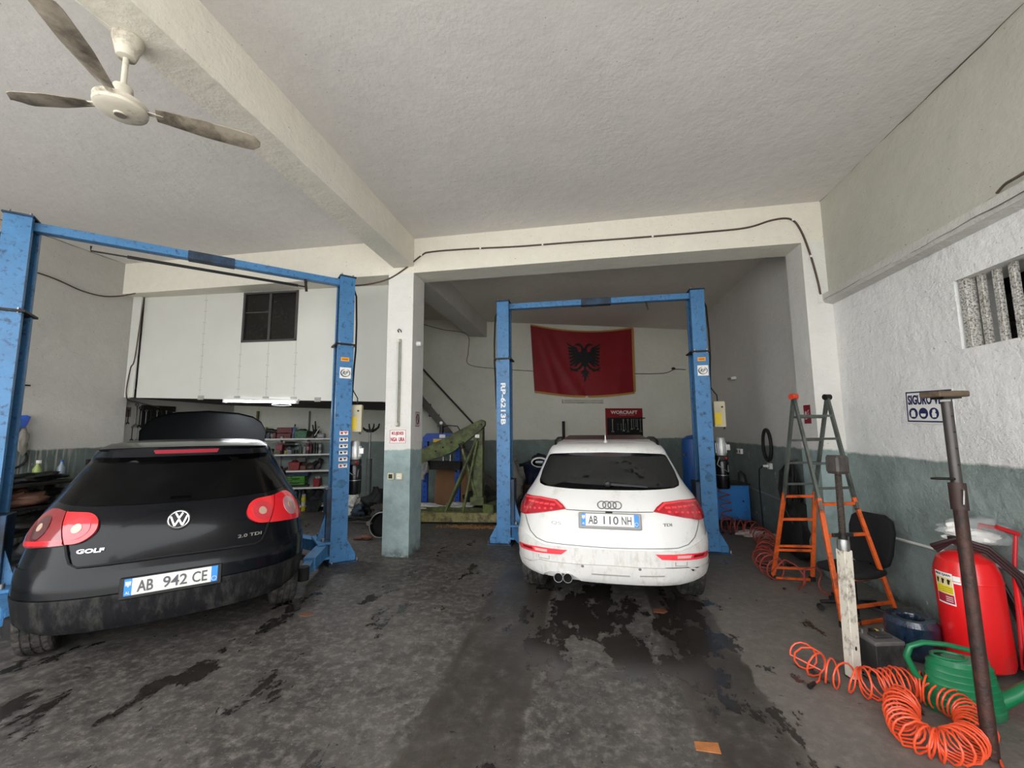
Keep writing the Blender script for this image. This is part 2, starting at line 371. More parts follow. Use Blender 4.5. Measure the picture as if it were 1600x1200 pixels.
# window_1: barred opening in the right wall
wn = bpy.data.objects.new('window_1', None); COL.objects.link(wn); tag(wn, 'unglazed ventilation opening with white painted bars high in right wall', kind='structure')
rough = M('chipped_white_bar_paint', '#c5c2bb', .7, 0, .1, 10, .7, 70, dirt='#3b332c', damt=.42, dscale=80)
mb = MB(); mb.box(2.885, 2.96, wy1-.075, wy1-.02, wz0, wz1, c=.004); mb.build('jamb', rough, wn)
for i in range(10):
    y = wy1-.135-i*.118
    if y < wy0: break
    MB().box(2.93, 2.965, y-.022, y+.022, wz0-.02, wz1+.02, c=.004).build('bar', rough, wn)
# mezzanine: panelled partition, window, slab
wp = bpy.data.objects.new('wall_partition', None); COL.objects.link(wp); tag(wp, 'white panelled front of the mezzanine store above the shelves', kind='structure')
PANEL = M('partition_panel_white', '#c9c9c2', .55, 0, .04, 1.2, .08, 30)
zb = lambda x: 2.205-.0313*(x+7.33)
def panel(x0, x1, z0, z1, d=0., name='panel'):
    g = .002; mb = MB(); q0, q1 = x0+g, x1-g
    za, zc = (z0(q0), z0(q1)) if callable(z0) else (z0+g, z0+g)
    P = [PT(q0, za, d), PT(q1, zc, d), PT(q1, z1, d), PT(q0, z1, d)]; Q = [p-PN*.02 for p in P]
    mb.add(P+Q, [(0, 1, 2, 3), (7, 6, 5, 4), (0, 4, 5, 1), (1, 5, 6, 2), (2, 6, 7, 3), (3, 7, 4, 0)]); return mb.build(name, PANEL, wp, smooth=0)
panel(-7.21, -7.05, zb, ZL+.02, .05, 'corner_strip')
for x0, x1 in ((-7.05, -5.93), (-5.93, -5.27), (-4.34, -3.62), (-3.62, -2.68)): panel(x0, x1, zb, ZL+.02)
for x0, x1 in ((-5.27, -4.80), (-4.80, -4.34)): panel(x0, x1, zb, 3.05)
panel(-5.27, -4.34, 3.80, ZL+.02)
GREYM = M('bracket_grey', '#9b9a95', .6, .2, .15)
for x in (-5.90, -5.28, -4.80, -4.34, -3.95, -7.19):
    MB().add([PT(x-.05, zb(x)-.015, .006), PT(x+.05, zb(x)-.015, .006), PT(x+.05, zb(x)+.05, .006), PT(x-.05, zb(x)+.05, .006)]+[PT(x-.05, zb(x)-.015, 0), PT(x+.05, zb(x)-.015, 0), PT(x+.05, zb(x)+.05, 0), PT(x-.05, zb(x)+.05, 0)], [(0, 1, 2, 3), (7, 6, 5, 4), (0, 4, 5, 1), (1, 5, 6, 2), (2, 6, 7, 3), (3, 7, 4, 0)]).build('bracket', GREYM, wp)
mb = MB()
for x in (-5.93, -5.27, -4.80, -4.34):
    for k in range(9):
        z = 2.3+k*.18
        if -5.3 < x < -4.3 and z > 3.0: continue
        for dx in (-.018, .018): p = PT(x+dx, z, 0); mb.cyl(p, p+PN*.003, .0045, n=6)
o = mb.build('screw', M('screw_head', '#5f5d58', .6, .3, 0), wp); o['kind'] = 'stuff'
FR = M('window_frame_metal', '#4c4a48', .5, .4, .1)
w2 = bpy.data.objects.new('window_2', None); COL.objects.link(w2); tag(w2, 'dark two pane sliding window in the mezzanine partition', kind='structure')
def wbar(x0, x1, z0, z1, d0=-.03, d1=.012):
    P = [PT(x0, z0, d1), PT(x1, z0, d1), PT(x1, z1, d1), PT(x0, z1, d1)]+[PT(x0, z0, d0), PT(x1, z0, d0), PT(x1, z1, d0), PT(x0, z1, d0)]
    return P, [(0, 1, 2, 3), (7, 6, 5, 4), (0, 4, 5, 1), (1, 5, 6, 2), (2, 6, 7, 3), (3, 7, 4, 0)]
mb = MB()
for a in ((-5.27, -5.235, 3.03, 3.83), (-4.375, -4.34, 3.03, 3.83), (-5.27, -4.34, 3.03, 3.06), (-5.27, -4.34, 3.80, 3.83)): mb.add(*wbar(*a))
fr = mb.build('window_frame', FR, w2, smooth=0)
MB().add(*wbar(-4.83, -4.79, 3.05, 3.82, -.03, .006)).build('mullion', FR, w2, smooth=0)
MB().add(*wbar(-5.24, -4.83, 3.50, 3.515, -.03, -.008)).build('rail', FR, w2, smooth=0)
GL = M('dusty_dark_glass', '#1c1a18', .12, 0, .3, 8, dirt='#4c4844', damt=.22, dscale=25, trans=.35, ior=1.4)
MB().add(*wbar(-5.24, -4.83, 3.05, 3.82, -.02, -.014)).build('pane', GL, w2, smooth=0)
MB().add(*wbar(-4.79, -4.37, 3.05, 3.82, -.016, -.010)).build('pane', GL, w2, smooth=0)
DW = M('dark_timber', '#3a332d', .8, 0, .3, 5, .3, 30, stretch=(1, 8, 1))
a, b = BW(-7.6, 0), BW(-3.95, 0)
mb = MB(); P0 = [PT(-7.42, 0, -.02), PT(-2.9, 0, -.02), Vector((-3.75, 8.95, 0)), Vector((-7.42, a.y, 0))]
zs = [zb(-7.4)+.01, zb(-2.9)+.01, 2.07, 2.2]; mb.add([(p.x, p.y, z) for p, z in zip(P0, zs)]+[(p.x, p.y, z+.12) for p, z in zip(P0, zs)], [(3, 2, 1, 0), (4, 5, 6, 7), (0, 1, 5, 4), (1, 2, 6, 5), (2, 3, 7, 6), (3, 0, 4, 7)])
struct('mezzanine_slab', mb, DW)
mb = MB(); slab_quad(mb, (-2.96, 5.66), (-3.80, 8.97), 2.07, 4.3, -.08); struct('wall_mezzanine_side', mb, WB)

# ---- fluorescent fittings
TUBE = M('lit_tube', '#ffffff', .4, 0, 0, emit='#f4f8ff', estr=16)
t = thing('fluorescent_light', 'lit fluorescent tube hanging under the white mezzanine edge above shelves', 'light', PT(-4.84, 2.10, .05))
z = lambda x: 2.115-.03*(x+5.43)
def P_(x, dz, d=.05): return PT(x, z(x)+dz, d)-Vector(t.location)
MB().tube([P_(-5.42, 0), P_(-4.27, 0)], .017, 12).build('tube', TUBE, t)
mb = MB(); mb.bar(P_(-5.45, .03), P_(-4.22, .03), .045, .03); mb.build('housing', WHITEP, t, smooth=0)
for x in (-5.44, -4.25): MB().bar(P_(x-.015, .0), P_(x+.015, .0), .05, .05).build('end_cap', WHITEP, t, smooth=0)
MB().tube([P_(-4.5+.32*math.cos(a)*.5, -.045+.015*math.sin(a)) for a in [i*.5 for i in range(13)]], .006, 6).build('wire', WHITEP, t)
la = bpy.data.lights.new('tube_glow', 'AREA'); la.shape = 'RECTANGLE'; la.size = 1.1; la.size_y = .04; la.energy = 26; la.color = (.95, .98, 1)
lo = bpy.data.objects.new('tube_glow', la); COL.objects.link(lo); lo.location = PT(-4.84, 2.07, -.03); lo.rotation_euler = (0, R(2), pa)
def dead_fitting(name, label, mtx, L, vertical=False, w=.09):
    t = thing(name, label, 'light', mtx.translation); q = mtx.copy(); q.translation = (0, 0, 0)
    MB().box(-L/2, L/2, -w/2, w/2, 0, .03, mtx=q, c=.004).build('housing', M('old_fitting_body', '#a9a79c', .6, 0, .12, 8, dirt='#6e6a5e', damt=.3), t)
    MB().tube([q @ Vector((-L/2+.05, 0, .055)), q @ Vector((L/2-.05, 0, .055))], .014, 10).build('tube', M('unlit_tube', '#b9bab2', .3, 0, .05), t)
    for s_ in (-1, 1): MB().box(s_*(L/2-.03)-.02, s_*(L/2-.03)+.02, -w/2+.005, w/2-.005, .028, .075, mtx=q, c=.004).build('end_cap', M('aged_white_plastic', '#c8c5b8', .5), t)
    return t
dead_fitting('fluorescent_light', 'unlit dusty fluorescent fitting on back wall below the red flag', face_mtx(BW(-.05, 2.32, .0), TN), 1.1)
q = face_mtx(Vector((-2.497, YP-.001, 2.30)), (0, -1, 0)) @ Matrix.Rotation(R(90), 4, 'Z')
t = dead_fitting('fluorescent_light', 'unlit upright fluorescent tube on the front of the central pillar', q, 1.2, w=.05)
# ---- sockets, signs on the pillar
def plate_sign(name, label, mtx, w, h, base, th=.004, border=None, bw_=.008, cat='sign'):
    t = thing(name, label, cat, mtx.translation); q = mtx.copy(); q.translation = (0, 0, 0)
    MB().box(-w/2, w/2, -h/2, h/2, 0, th, mtx=q, c=.001).build('plate', base, t, smooth=0)
    if border:
        mb = MB()
        for (x0, x1, y0, y1) in ((-w/2+bw_, w/2-bw_, h/2-2*bw_, h/2-bw_), (-w/2+bw_, w/2-bw_, -h/2+bw_, -h/2+2*bw_), (-w/2+bw_, -w/2+2*bw_, -h/2+bw_, h/2-bw_), (w/2-2*bw_, w/2-bw_, -h/2+bw_, h/2-bw_)): mb.box(x0, x1, y0, y1, th*.5, th+.001, mtx=q)
        mb.build('border', border, t, smooth=0)
    return t, q
def tm(q, x, y, z): return q @ Matrix.Translation((x, y, z))
t, q = plate_sign('warning_sign', 'white sign with red capitals on the central pillar below the tube', face_mtx(Vector((-2.497, YP-.002, 1.565)), (0, -1, 0)), .245, .19, PAPER, border=REDP, bw_=.006)
text('lettering', 'KUJDES', REDP, t, tm(q, 0, .038, .006), .17, .055, bold=.04); text('lettering', 'NGA  URA', REDP, t, tm(q, 0, -.038, .006), .20, .055, bold=.04)
t, q = plate_sign('no_smoking_sign', 'small no smoking sign on the side of the central pillar', face_mtx(Vector((-2.313, 5.46, 1.80)), (1, 0, 0)), .15, .21, M('faded_sign_paper', '#b9aaa8', .6), border=M('dull_red_print', '#7c4048', .5), bw_=.006, cat='sign')
mb = MB(); mb.tube([q @ Vector((.045*math.cos(a), .045*math.sin(a)*1.5, .006)) for a in [2*math.pi*i/20 for i in range(20)]], .006, 6, closed=True); mb.bar(q @ Vector((-.03, .045, .006)), q @ Vector((.03, -.045, .006)), .01, .004); mb.build('emblem', M('dull_dark_print', '#3d2a30', .5), t)
def socket(label, p, n, kind=0, w=.085):
    q = face_mtx(Vector(p), n); t = thing('wall_socket', label, 'socket', p); q.translation = (0, 0, 0)
    MB().box(-w/2, w/2, -w/2, w/2, 0, .035, mtx=q, c=.006).build('housing', M('cream_plastic', '#cfc8a8', .45, 0, .08), t)
    if kind == 0: MB().box(-w*.33, w*.33, -w*.33, w*.33, .03, .038, mtx=q, c=.003).build('recess', M('dark_recess', '#2b2a28', .5), t)
    else:
        MB().lathe([(w*.36, .03), (w*.36, .038), (w*.30, .036), (.001, .036)], 18, mtx=q).build('socket_ring', WHITEP, t)
        mb = MB()
        for x in (-.012, .012): mb.cyl(q @ Vector((x, 0, .036)), q @ Vector((x, 0, .0385)), .004, n=8)
        mb.build('contact', INK, t)
    return t
socket('cream switch with dark centre on the central pillar', (-2.575, YP, 1.04), (0, -1, 0), 0); socket('cream round socket on the central pillar beside the dark switch', (-2.455, YP, 1.04), (0, -1, 0), 1)
t = thing('junction_box', 'small round white lamp holder on the side of the central pillar', 'lamp holder', (-2.315, 5.42, 2.86)); mb = MB().lathe([(.001, .07), (.03, .06), (.038, .03), (.04, 0)][::-1], 16, mtx=face_mtx(Vector((0, 0, 0)), (1, 0, 0))); mb.build('holder', WHITEP, t)
t = thing('hook', 'dark cable hook with two screws at the top of the pillar tube', 'hook', (-2.50, YP, 3.0)); MB().tube([(-.02, 0, 0), (-.02, -.03, .02), (.0, -.04, .035), (.025, -.03, .02), (.02, 0, 0)], .007, 6).build('hook', DSTEEL, t)
# ---- cables on the structure
def cable(name, label, pts, r, mat=CABLE, clips=None, cat='cable', group=None, sub=6):
    P = [Vector(p) for p in pts]; out = []
    for i in range(len(P)-1):
        p0, p1, p2, p3 = P[max(i-1, 0)], P[i], P[i+1], P[min(i+2, len(P)-1)]
        for k in range(sub):
            t_ = k/sub; out.append(.5*((2*p1)+(p2-p0)*t_+(2*p0-5*p1+4*p2-p3)*t_*t_+(-p0+3*p1-3*p2+p3)*t_**3))
    out.append(P[-1]); o = MB().tube(out, r, 6).build(name, mat); tag(o, label, cat, group)
    for c in clips or []: MB().box(c[0]-.012, c[0]+.012, c[1]-.012, c[1]+.004, c[2]-.014, c[2]+.014, c=.003).build('clip', WHITEP, o)
    return o
y = YP-.012
cable('power_cable', 'brown cable sagging along the front of the lintel above the white car', [(-3.14, 4.95, 3.60), (-2.95, 5.15, 3.68), (-2.7, y, 3.77), (-2.45, y, 3.90), (-2.2, y, 4.08), (-2.05, y, 4.12), (-1.5, y, 4.115), (-.82, y, 4.09), (-.2, y, 4.085), (.5, y, 4.075), (1.1, y, 4.07), (1.52, y, 4.07), (2.0, y, 4.08), (2.3, y, 4.15), (2.5, y, 4.14), (2.6, y, 3.98), (2.68, y, 3.66), (2.73, y, 3.35), (2.745, y, 3.19)], .011, clips=[(-2.2, y, 4.08), (-1.35, y, 4.11), (-.5, y, 4.085), (.9, y, 4.07), (2.52, y, 4.13), (2.68, y, 3.66)])
cable('power_cable', 'thin dark cable drooping along the left wall into the corner', [(-7.19, 3.3, 3.80), (-7.19, 4.07, 3.79), (-7.19, 4.35, 3.77), (-7.19, 4.65, 3.71), (-7.19, 4.92, 3.715), (-7.18, 5.15, 3.79), (-6.95, 5.19, 3.83)], .010)
cable('power_cable', 'thin cable hanging down the left edge of the mezzanine partition', [PT(-7.0, 3.8, .06), PT(-7.03, 3.4, .06), PT(-7.07, 2.8, .06), PT(-7.13, 2.65, .06), PT(-7.15, 2.2, .06), (-7.2, 5.6, 2.13), (-7.3, 6.0, 2.08)], .008)
cable('power_cable', 'thin wire pinned across the back wall to the left of the flag', [BW(-3.9, 4.18, .02), BW(-3.3, 4.02, .02), BW(-2.75, 3.92, .02), BW(-2.72, 3.5, .02), BW(-2.70, 3.19, .02), BW(-2.0, 3.10, .02), BW(-1.2, 3.06, .02)], .007, CABLE)
cable('power_cable', 'thin wire on the back wall between the flag and right corner', [BW(1.2, 3.04, .02), BW(1.8, 3.05, .02), BW(2.1, 3.08, .03), BW(2.3, 3.17, .03), BW(2.45, 3.18, .02), BW(2.62, 3.17, .02)], .009, BLACKP)
cable('power_cable', 'dark cable bundle lying over the ledge above the barred window', [(2.80, 3.19, 3.225), (2.79, 3.12, 3.245), (2.77, 3.02, 3.235), (2.76, 2.8, 3.235), (2.78, 2.4, 3.24)], .010, M('grey_cable', '#5d534a', .6))
cable('fan_cord', 'thin white cord running to the ceiling fan mount', [(-2.6, .9, 3.935), (-2.6, 1.3, 3.91), (-2.58, 1.72, 3.93)], .004, WHITEP, cat='cord')
# conduit pipes on right walls
t = tag(MB().tube([(2.86, 1.5, .70), (2.86, 3.44, .67), (2.86, 4.71, .59), (2.86, 4.95, .575), (2.86, 5.1, .50), (2.86, 5.24, .48)], .013, 8).build('conduit', WHITEP), 'white conduit pipe along the green lower right wall behind the extinguisher', 'pipe')
t = tag(MB().tube([(2.765, 6.2, .60), (2.765, 6.66, .60), (2.765, 8.12, .63), (2.765, 8.2, .75)], .012, 8).build('conduit', M('grey_conduit', '#7f8583', .5)), 'grey conduit pipe on the rear bay wall ending at the blue cabinet', 'pipe')
# ---- ceiling fan
fan = thing('ceiling_fan', 'dusty cream three blade ceiling fan hanging beside the concrete beam', 'fan', (-2.565, 1.75, 3.93))
CREAM = M('aged_cream_enamel', '#cbc4b4', .4, 0, .1, 8, dirt='#6f655a', damt=.3, dscale=5)
BL = M('dusty_blade_paint', '#9d9384', .55, 0, .1, 4, dirt='#4d443a', damt=.5, dscale=3.2)
MB().lathe([(.035, -.13), (.045, -.125), (.075, -.01), (.075, 0)], 24).build('canopy', CREAM, fan)
MB().cyl((0, 0, -.11), (0, 0, -.36), .014, n=12).build('downrod', CREAM, fan)
MB().lathe([(.022, -.30), (.045, -.31), (.05, -.36), (.05, -.40)][::-1], 20).build('rod_cover', CREAM, fan)
MB().lathe([(.001, -.485), (.025, -.485), (.03, -.475), (.10, -.468), (.118, -.455), (.122, -.44), (.112, -.432), (.122, -.424), (.122, -.41), (.085, -.395), (.05, -.385)], 36).build('motor', CREAM, fan)
MB().lathe([(.001, -.487), (.026, -.4865), (.027, -.480)], 20).build('hub_cap', M('hub_dark', '#6d675e', .5), fan)
for ang in (R(-60), R(53+0), R(180-5)):
    pass
hx, hy = -2.565, 1.75
for (tx, ty, L) in ((-3.05, 1.60, .56), (-2.05, 2.19, .68), (-2.20, 1.13, .68)):
    a = math.atan2(ty-hy, tx-hx)
    q = Matrix.Rotation(a, 4, 'Z') @ Matrix.Translation((0, 0, -.425))
    MB().box(.10, .19, -.016, .016, -.004, .004, mtx=q, c=.002).build('blade_arm', CREAM, fan)
    mb = MB(); n = 14; top = []; 
    for i in range(n+1):
        u = i/n; x = .155+(L-.155)*u; w = (.038+.028*min(1, u*2.2)) * (math.sqrt(max(0, 1-((u-.86)/.14)**2)) if u > .86 else 1); w = max(w, .004)
        cen = -.012*u
        for k in range(5):
            v = k/4*2-1; y_ = cen+v*w; top.append((x, y_, -.012*v*(1)-.008*(1-v*v)+.004))
    vs = top+[(p[0], p[1], p[2]-.004) for p in top]; N = len(top); fs = []
    for i in range(n):
        for k in range(4):
            j = i*5+k; fs += [(j, j+5, j+6, j+1), (N+j, N+j+1, N+j+6, N+j+5)]
        fs += [(i*5, N+i*5, N+i*5+5, i*5+5), (i*5+4, i*5+9, N+i*5+9, N+i*5+4)]
    fs += [tuple(list(range(5))+[N+4-k for k in range(5)]), tuple([n*5+4-k for k in range(5)]+[N+n*5+k for k in range(5)])]
    mb.add(vs, fs, q); mb.build('blade', BL, fan, smooth=40)

# hairline cracks and grime where the ceiling meets walls
CRK = M('crack_grime', '#5d5850', .9, 0, .3, 20)
def crack(name, a, b, parent=None, n=60, amp=.012, r=.0035):
    a, b = Vector(a), Vector(b); P = []
    for i in range(n+1):
        p = a+(b-a)*(i/n); P.append(p+Vector((noise.noise(p*3)*amp, 0, noise.noise(p*5+Vector((7, 1, 2)))*amp)))
    mb = MB(); rr = [r*(.3+1.4*abs(noise.noise(p*2.3))) for p in P]; mb.tube(P, rr, 5); o = mb.build(name, CRK, parent); o['kind'] = 'structure'; return o
crack('trim_3', (2.835, .5, ZC-.004), (2.835, YP, ZC-.004)); crack('trim_4', (-7.208, 2.5, ZC-.006), (-7.208, 5.2, ZC-.006)); crack('trim_5', (2.762, 1.6, 3.118), (2.762, 5.2, 3.118)); crack('trim_6', (2.80, YB+.05, 4.25), (2.78, 10.5, 4.25)); crack('trim_7', (2.84, .8, 3.222), (2.838, 5.2, 3.222), r=.006)
# ================================================================ cars
def interp(tab, z):
    if z <= tab[0][0]: return tab[0][1:]
    for a, b in zip(tab, tab[1:]):
        if z <= b[0]:
            t = (z-a[0])/(b[0]-a[0]); return [p+(q-p)*t for p, q in zip(a[1:], b[1:])]
    return tab[-1][1:]
# z, rear y, half width, roundness, corner depth, front y, front corner depth
GOLF = [(.27, .05, .84, 3.0, .75, 4.12, .8), (.34, .02, .885, 3.0, .75, 4.18, .8), (.50, .0, .905, 3.0, .75, 4.2, .8), (.62, .01, .905, 3.0, .75, 4.18, .8), (.70, .05, .905, 2.9, .75, 4.08, .75), (.78, .10, .90, 2.8, .75, 3.85, .7),
(.86, .12, .895, 2.7, .72, 3.5, .6), (.95, .15, .87, 2.6, .70, 3.15, .5), (1.02, .20, .84, 2.5, .65, 2.98, .45), (1.10, .275, .795, 2.5, .6, 2.82, .4), (1.20, .37, .745, 2.5, .55, 2.62, .4), (1.30, .47, .695, 2.5, .5, 2.40, .4), (1.36, .53, .665, 2.5, .5, 2.27, .4), (1.395, .50, .65, 2.6, .5, 2.19, .4), (1.44, .52, .63, 2.6, .5, 2.08, .35), (1.475, .70, .60, 2.6, .45, 2.0, .3), (1.50, 1.0, .55, 2.6, .35, 1.92, .25), (1.515, 1.3, .42, 2.4, .25, 1.8, .2)]
Q5 = [(.35, .06, .90, 3.0, .85, 4.5, .9), (.40, .02, .935, 3.0, .85, 4.6, .9), (.50, .0, .955, 3.0, .85, 4.62, .9), (.66, .0, .965, 3.0, .85, 4.62, .9), (.74, .03, .965, 2.9, .85, 4.6, .85), (.82, .05, .96, 2.8, .85, 4.5, .8), (.90, .07, .95, 2.7, .8, 4.35, .8), (.98, .11, .93, 2.6, .8, 3.9, .7), (1.06, .17, .89, 2.5, .75, 3.45, .55), (1.13, .25, .84, 2.5, .7, 3.3, .5), (1.22, .35, .785, 2.5, .62, 3.1, .5), (1.35, .47, .73, 2.5, .55, 2.85, .45), (1.46, .57, .68, 2.5, .5, 2.6, .4), (1.51, .56, .655, 2.6, .5, 2.5, .4), (1.55, .60, .63, 2.6, .5, 2.4, .35), (1.59, .78, .58, 2.6, .45, 2.3, .3), (1.615, 1.05, .52, 2.6, .35, 2.2, .25), (1.625, 1.35, .38, 2.4, .25, 2.1, .2)]
def surf(tab):
    def raw(q, z):
        r, w, n, D = interp(tab, z)[:4]
        if abs(q) <= 1:
            ph = q*math.pi/2; s, c = abs(math.sin(ph)), abs(math.cos(ph)); rho = (s**n+c**n)**(-1/n)
            return (math.copysign(rho*s*w, q), r+D*(1-rho*c), z)
        return (math.copysign(w, q), r+D+(abs(q)-1)*1.0, z)
    def fn(q, z, off=0):
        p = raw(q, z)
        if off:
            a, b, c, d = raw(q+1e-3, z), raw(q-1e-3, z), raw(q, z+.012), raw(q, z-.012)
            n = (Vector(a)-Vector(b)).cross(Vector(c)-Vector(d)).normalized(); p = tuple(Vector(p)+n*off)
        return p
    return fn
def car_body(name, parent, tab, mat, s, wheels, wr, arch_mat):
    fn = surf(tab); N = 40; vs = []; rows = len(tab)
    for row in tab:
        z, r, w, n, D, f, Df = row
        ring = [fn(-1+2*i/N, z) for i in range(N+1)]
        for y in (.25, .5, .75): pass
        for i in range(N+1):
            ph = (1-2*i/N)*math.pi/2; sn, cs = math.sin(ph), abs(math.cos(ph)); nn = 2.5; rho = (abs(sn)**nn+cs**nn)**(-1/nn)
            ring.append((rho*sn*w, f-Df*(1-rho*cs), z))
        vs += ring
    K = 2*(N+1); fs = []
    for i in range(rows-1):
        for j in range(K): fs.append((i*K+j, i*K+(j+1) % K, (i+1)*K+(j+1) % K, (i+1)*K+j))
    fs += [tuple(range(K-1, -1, -1)), tuple((rows-1)*K+j for j in range(K))]
    mb = MB(); mb.v = [(a*s, b*s, c*s) for a, b, c in vs]; mb.f = fs
    o = mb.build(name, mat, parent, smooth=0)
    cm = MB()
    for (x, y) in wheels:
        for sx in (-1, 1): cm.cyl((sx*(x-.19)*s, y*s, wr*s), (sx*1.2*s, y*s, wr*s), (wr+.045)*s, n=36)
    cu = cm.build('cutter', arch_mat, None, smooth=0); bo = o.modifiers.new('b', 'BOOLEAN'); bo.operation = 'DIFFERENCE'; bo.object = cu; bo.solver = 'EXACT'
    try: bo.material_mode = 'TRANSFER'
    except Exception: pass
    bpy.context.view_layer.update(); dg = bpy.context.evaluated_depsgraph_get()
    me = bpy.data.meshes.new_from_object(o.evaluated_get(dg)); o.modifiers.clear(); o.data = me; bpy.data.objects.remove(cu)
    me.shade_smooth(); me.set_sharp_from_angle(angle=R(38)); me.name = name
    return o
TYRE = M('tyre_rubber', '#1b1b1a', .8, 0, .3, 12, .4, 90, dirt='#4b4641', damt=.45, dscale=9)
RIM = M('alloy_rim', '#8a8b8c', .35, .8, .15)
def wheel(parent, x, y, R_, W, s, side):
    q = Matrix.Translation((x*s, y*s, R_*s)) @ Matrix.Rotation(R(90)*side, 4, 'Y')
    h = W/2*s; r = R_*s; n = 90; vs = []; fs = []
    prof = [(r*.66, -h*.82), (r*.72, -h), (r*.90, -h*1.02), (r*.965, -h*.93), (r*.995, -h*.78), (r, -h*.55), (r*.975, -h*.50), (r*.975, -h*.44), (r, -h*.40), (r, -h*.08), (r*.975, -h*.05), (r*.975, h*.05), (r, h*.08), (r, h*.40), (r*.975, h*.44), (r*.975, h*.50), (r, h*.55), (r*.995, h*.78), (r*.965, h*.93), (r*.90, h*1.02), (r*.72, h), (r*.66, h*.82)]
    for pi_, (pr, pz) in enumerate(prof):
        for j in range(n):
            t = 2*math.pi*j/n; k = pr
            if pi_ in (4, 5, 8, 9, 12, 13, 16, 17) and (j+pi_//2) % 3 == 0: k = pr*.978
            if pi_ in (3, 18) and j % 3 == 0: k = pr*.985
            vs.append((k*math.cos(t), k*math.sin(t), pz))
    for i in range(len(prof)):
        i2 = (i+1) % len(prof)
        for j in range(n): fs.append((i*n+j, i*n+(j+1) % n, i2*n+(j+1) % n, i2*n+j))
    w = MB().add(vs, fs, q).build('wheel', TYRE, parent, smooth=25)
    mb = MB().lathe([(r*.66, -h*.8), (r*.60, -h*.6), (r*.58, h*.3), (r*.60, h*.6), (r*.665, h*.82), (r*.64, h*.84), (r*.56, h*.5), (r*.2, h*.55), (.001, h*.58)], 40, mtx=q)
    for k in range(5):
        a = k*2*math.pi/5; p0 = q @ Vector((.12*r*math.cos(a), .12*r*math.sin(a), h*.66)); p1 = q @ Vector((.62*r*math.cos(a), .62*r*math.sin(a), h*.70)); mb.bar(p0, p1, .09*s, .03*s, up=q.to_3x3() @ Vector((0, 0, 1)), w1=.06*s)
    mb.build('rim', RIM, w)
    return w
# double-headed eagle outline on the national flag and number plates (one half; mirrored)
EH = [(790,400),(800,390),(822,350),(860,328),(895,330),(925,355),(938,372),(905,360),(870,365),(848,375),(835,400),(838,440),(855,455),(878,445),(885,410),(905,382),(940,372),(985,355),(1030,325),(1018,365),(960,392),(1020,388),(1012,420),(955,430),(1018,433),(1008,465),(950,465),(1018,482),(1005,512),(945,502),(1018,538),(1000,562),(940,540),(1015,592),(990,612),(930,578),(1015,645),(985,658),(915,612),(960,660),(925,664),(885,625),(850,600),(845,620),(880,660),(905,686),(960,696),(1000,670),(1022,680),(988,698),(1025,705),(988,711),(1015,740),(970,720),(905,733),(895,707),(860,690),(838,655),(820,650),(812,680),(830,708),(882,738),(842,730),(875,775),(830,750),(850,812),(817,785),(825,835),(805,815),(790,885)]
def eagle(cx, cy, w, h):
    hp = [((x-790)/480*w+cx, (605-y)/560*h+cy) for x, y in EH]; return hp+[(2*cx-x, y) for x, y in hp[-2:0:-1]]
PB = M('plate_blue', '#2f86d8', .4, 0, 0); PW = M('plate_white', '#dcdad2', .4, 0, .02); PT_ = M('plate_text', '#55555a', .5, 0, 0)
def number_plate(parent, mtx, s, a, b, xa, xb, frame_mat):
    e = parent
    fr = MB().box(-.285*s, .285*s, -.075*s, .068*s, 0, .02*s, mtx=mtx, c=.006*s).build('number_plate', frame_mat, e)
    fr['label'] = 'number plate reading '+a+' '+b
    def bx(nm, x0, x1, y0, y1, z1, mt, c=.002): return MB().box(x0*s, x1*s, y0*s, y1*s, .012*s, z1*s, mtx=mtx, c=c*s).build(nm, mt, fr, smooth=0)
    bx('plate', -.26, .26, -.053, .058, .0215, PW, .003); bx('blue_band', -.259, -.218, -.052, .057, .0225, PB); bx('blue_band', .218, .259, -.052, .057, .0225, PB)
    q = lambda x, y: mtx @ Matrix.Translation((x*s, y*s, .024*s))
    text('lettering', a, PT_, fr, q(xa[0], .001), xa[1]*s, .074*s, bold=.016); 
    for (x, w_, tx) in b_parts(b, xb): text('lettering', tx, PT_, fr, q(x, .001), w_*s, .074*s, bold=.012)
    text('lettering', 'AL', PW, fr, q(-.2385, -.032), .024*s, .02*s, bold=.01)
    MB().tube([mtx @ Vector(((.2385+.015*math.cos(t))*s, (-.028+.015*math.sin(t))*s, .0235*s)) for t in [2*math.pi*i/20 for i in range(20)]], .0016*s, 5, closed=True).build('ring', PW, fr)
    drape('emblem', fr, PW, eagle(-.2385, .022, .032, .042), lambda u, v, o_: tuple(mtx @ Vector((u*s, v*s, .023*s+o_))), .001, .0015, .1)
    return fr
def b_parts(b, xb): return [(x, w_, t_) for (x, w_), t_ in zip(xb, b.split())]
def glue(fn, q, z, off, s, up=(0, 0, 1)):
    p = Vector(fn(q, z, off)); p2 = Vector(fn(q, z, off+.01)); return face_mtx(p*s, p2-p, up)
RED_L = M('lamp_red', '#e0202a', .12, 0, .05, 8, coat=1); RED_D = M('lamp_dark_red', '#7d1620', .12, 0, .1, 8, coat=1); LENS = M('lamp_lens_grey', '#b98a8e', .15, 0, .1, coat=1); AMB = M('lamp_bulb', '#b79c88', .15, 0, .05, coat=1); REDM = M('lamp_mid_red', '#c2303c', .12, 0, .1, coat=1)
GAP = M('panel_line', '#060606', .8, 0, 0)

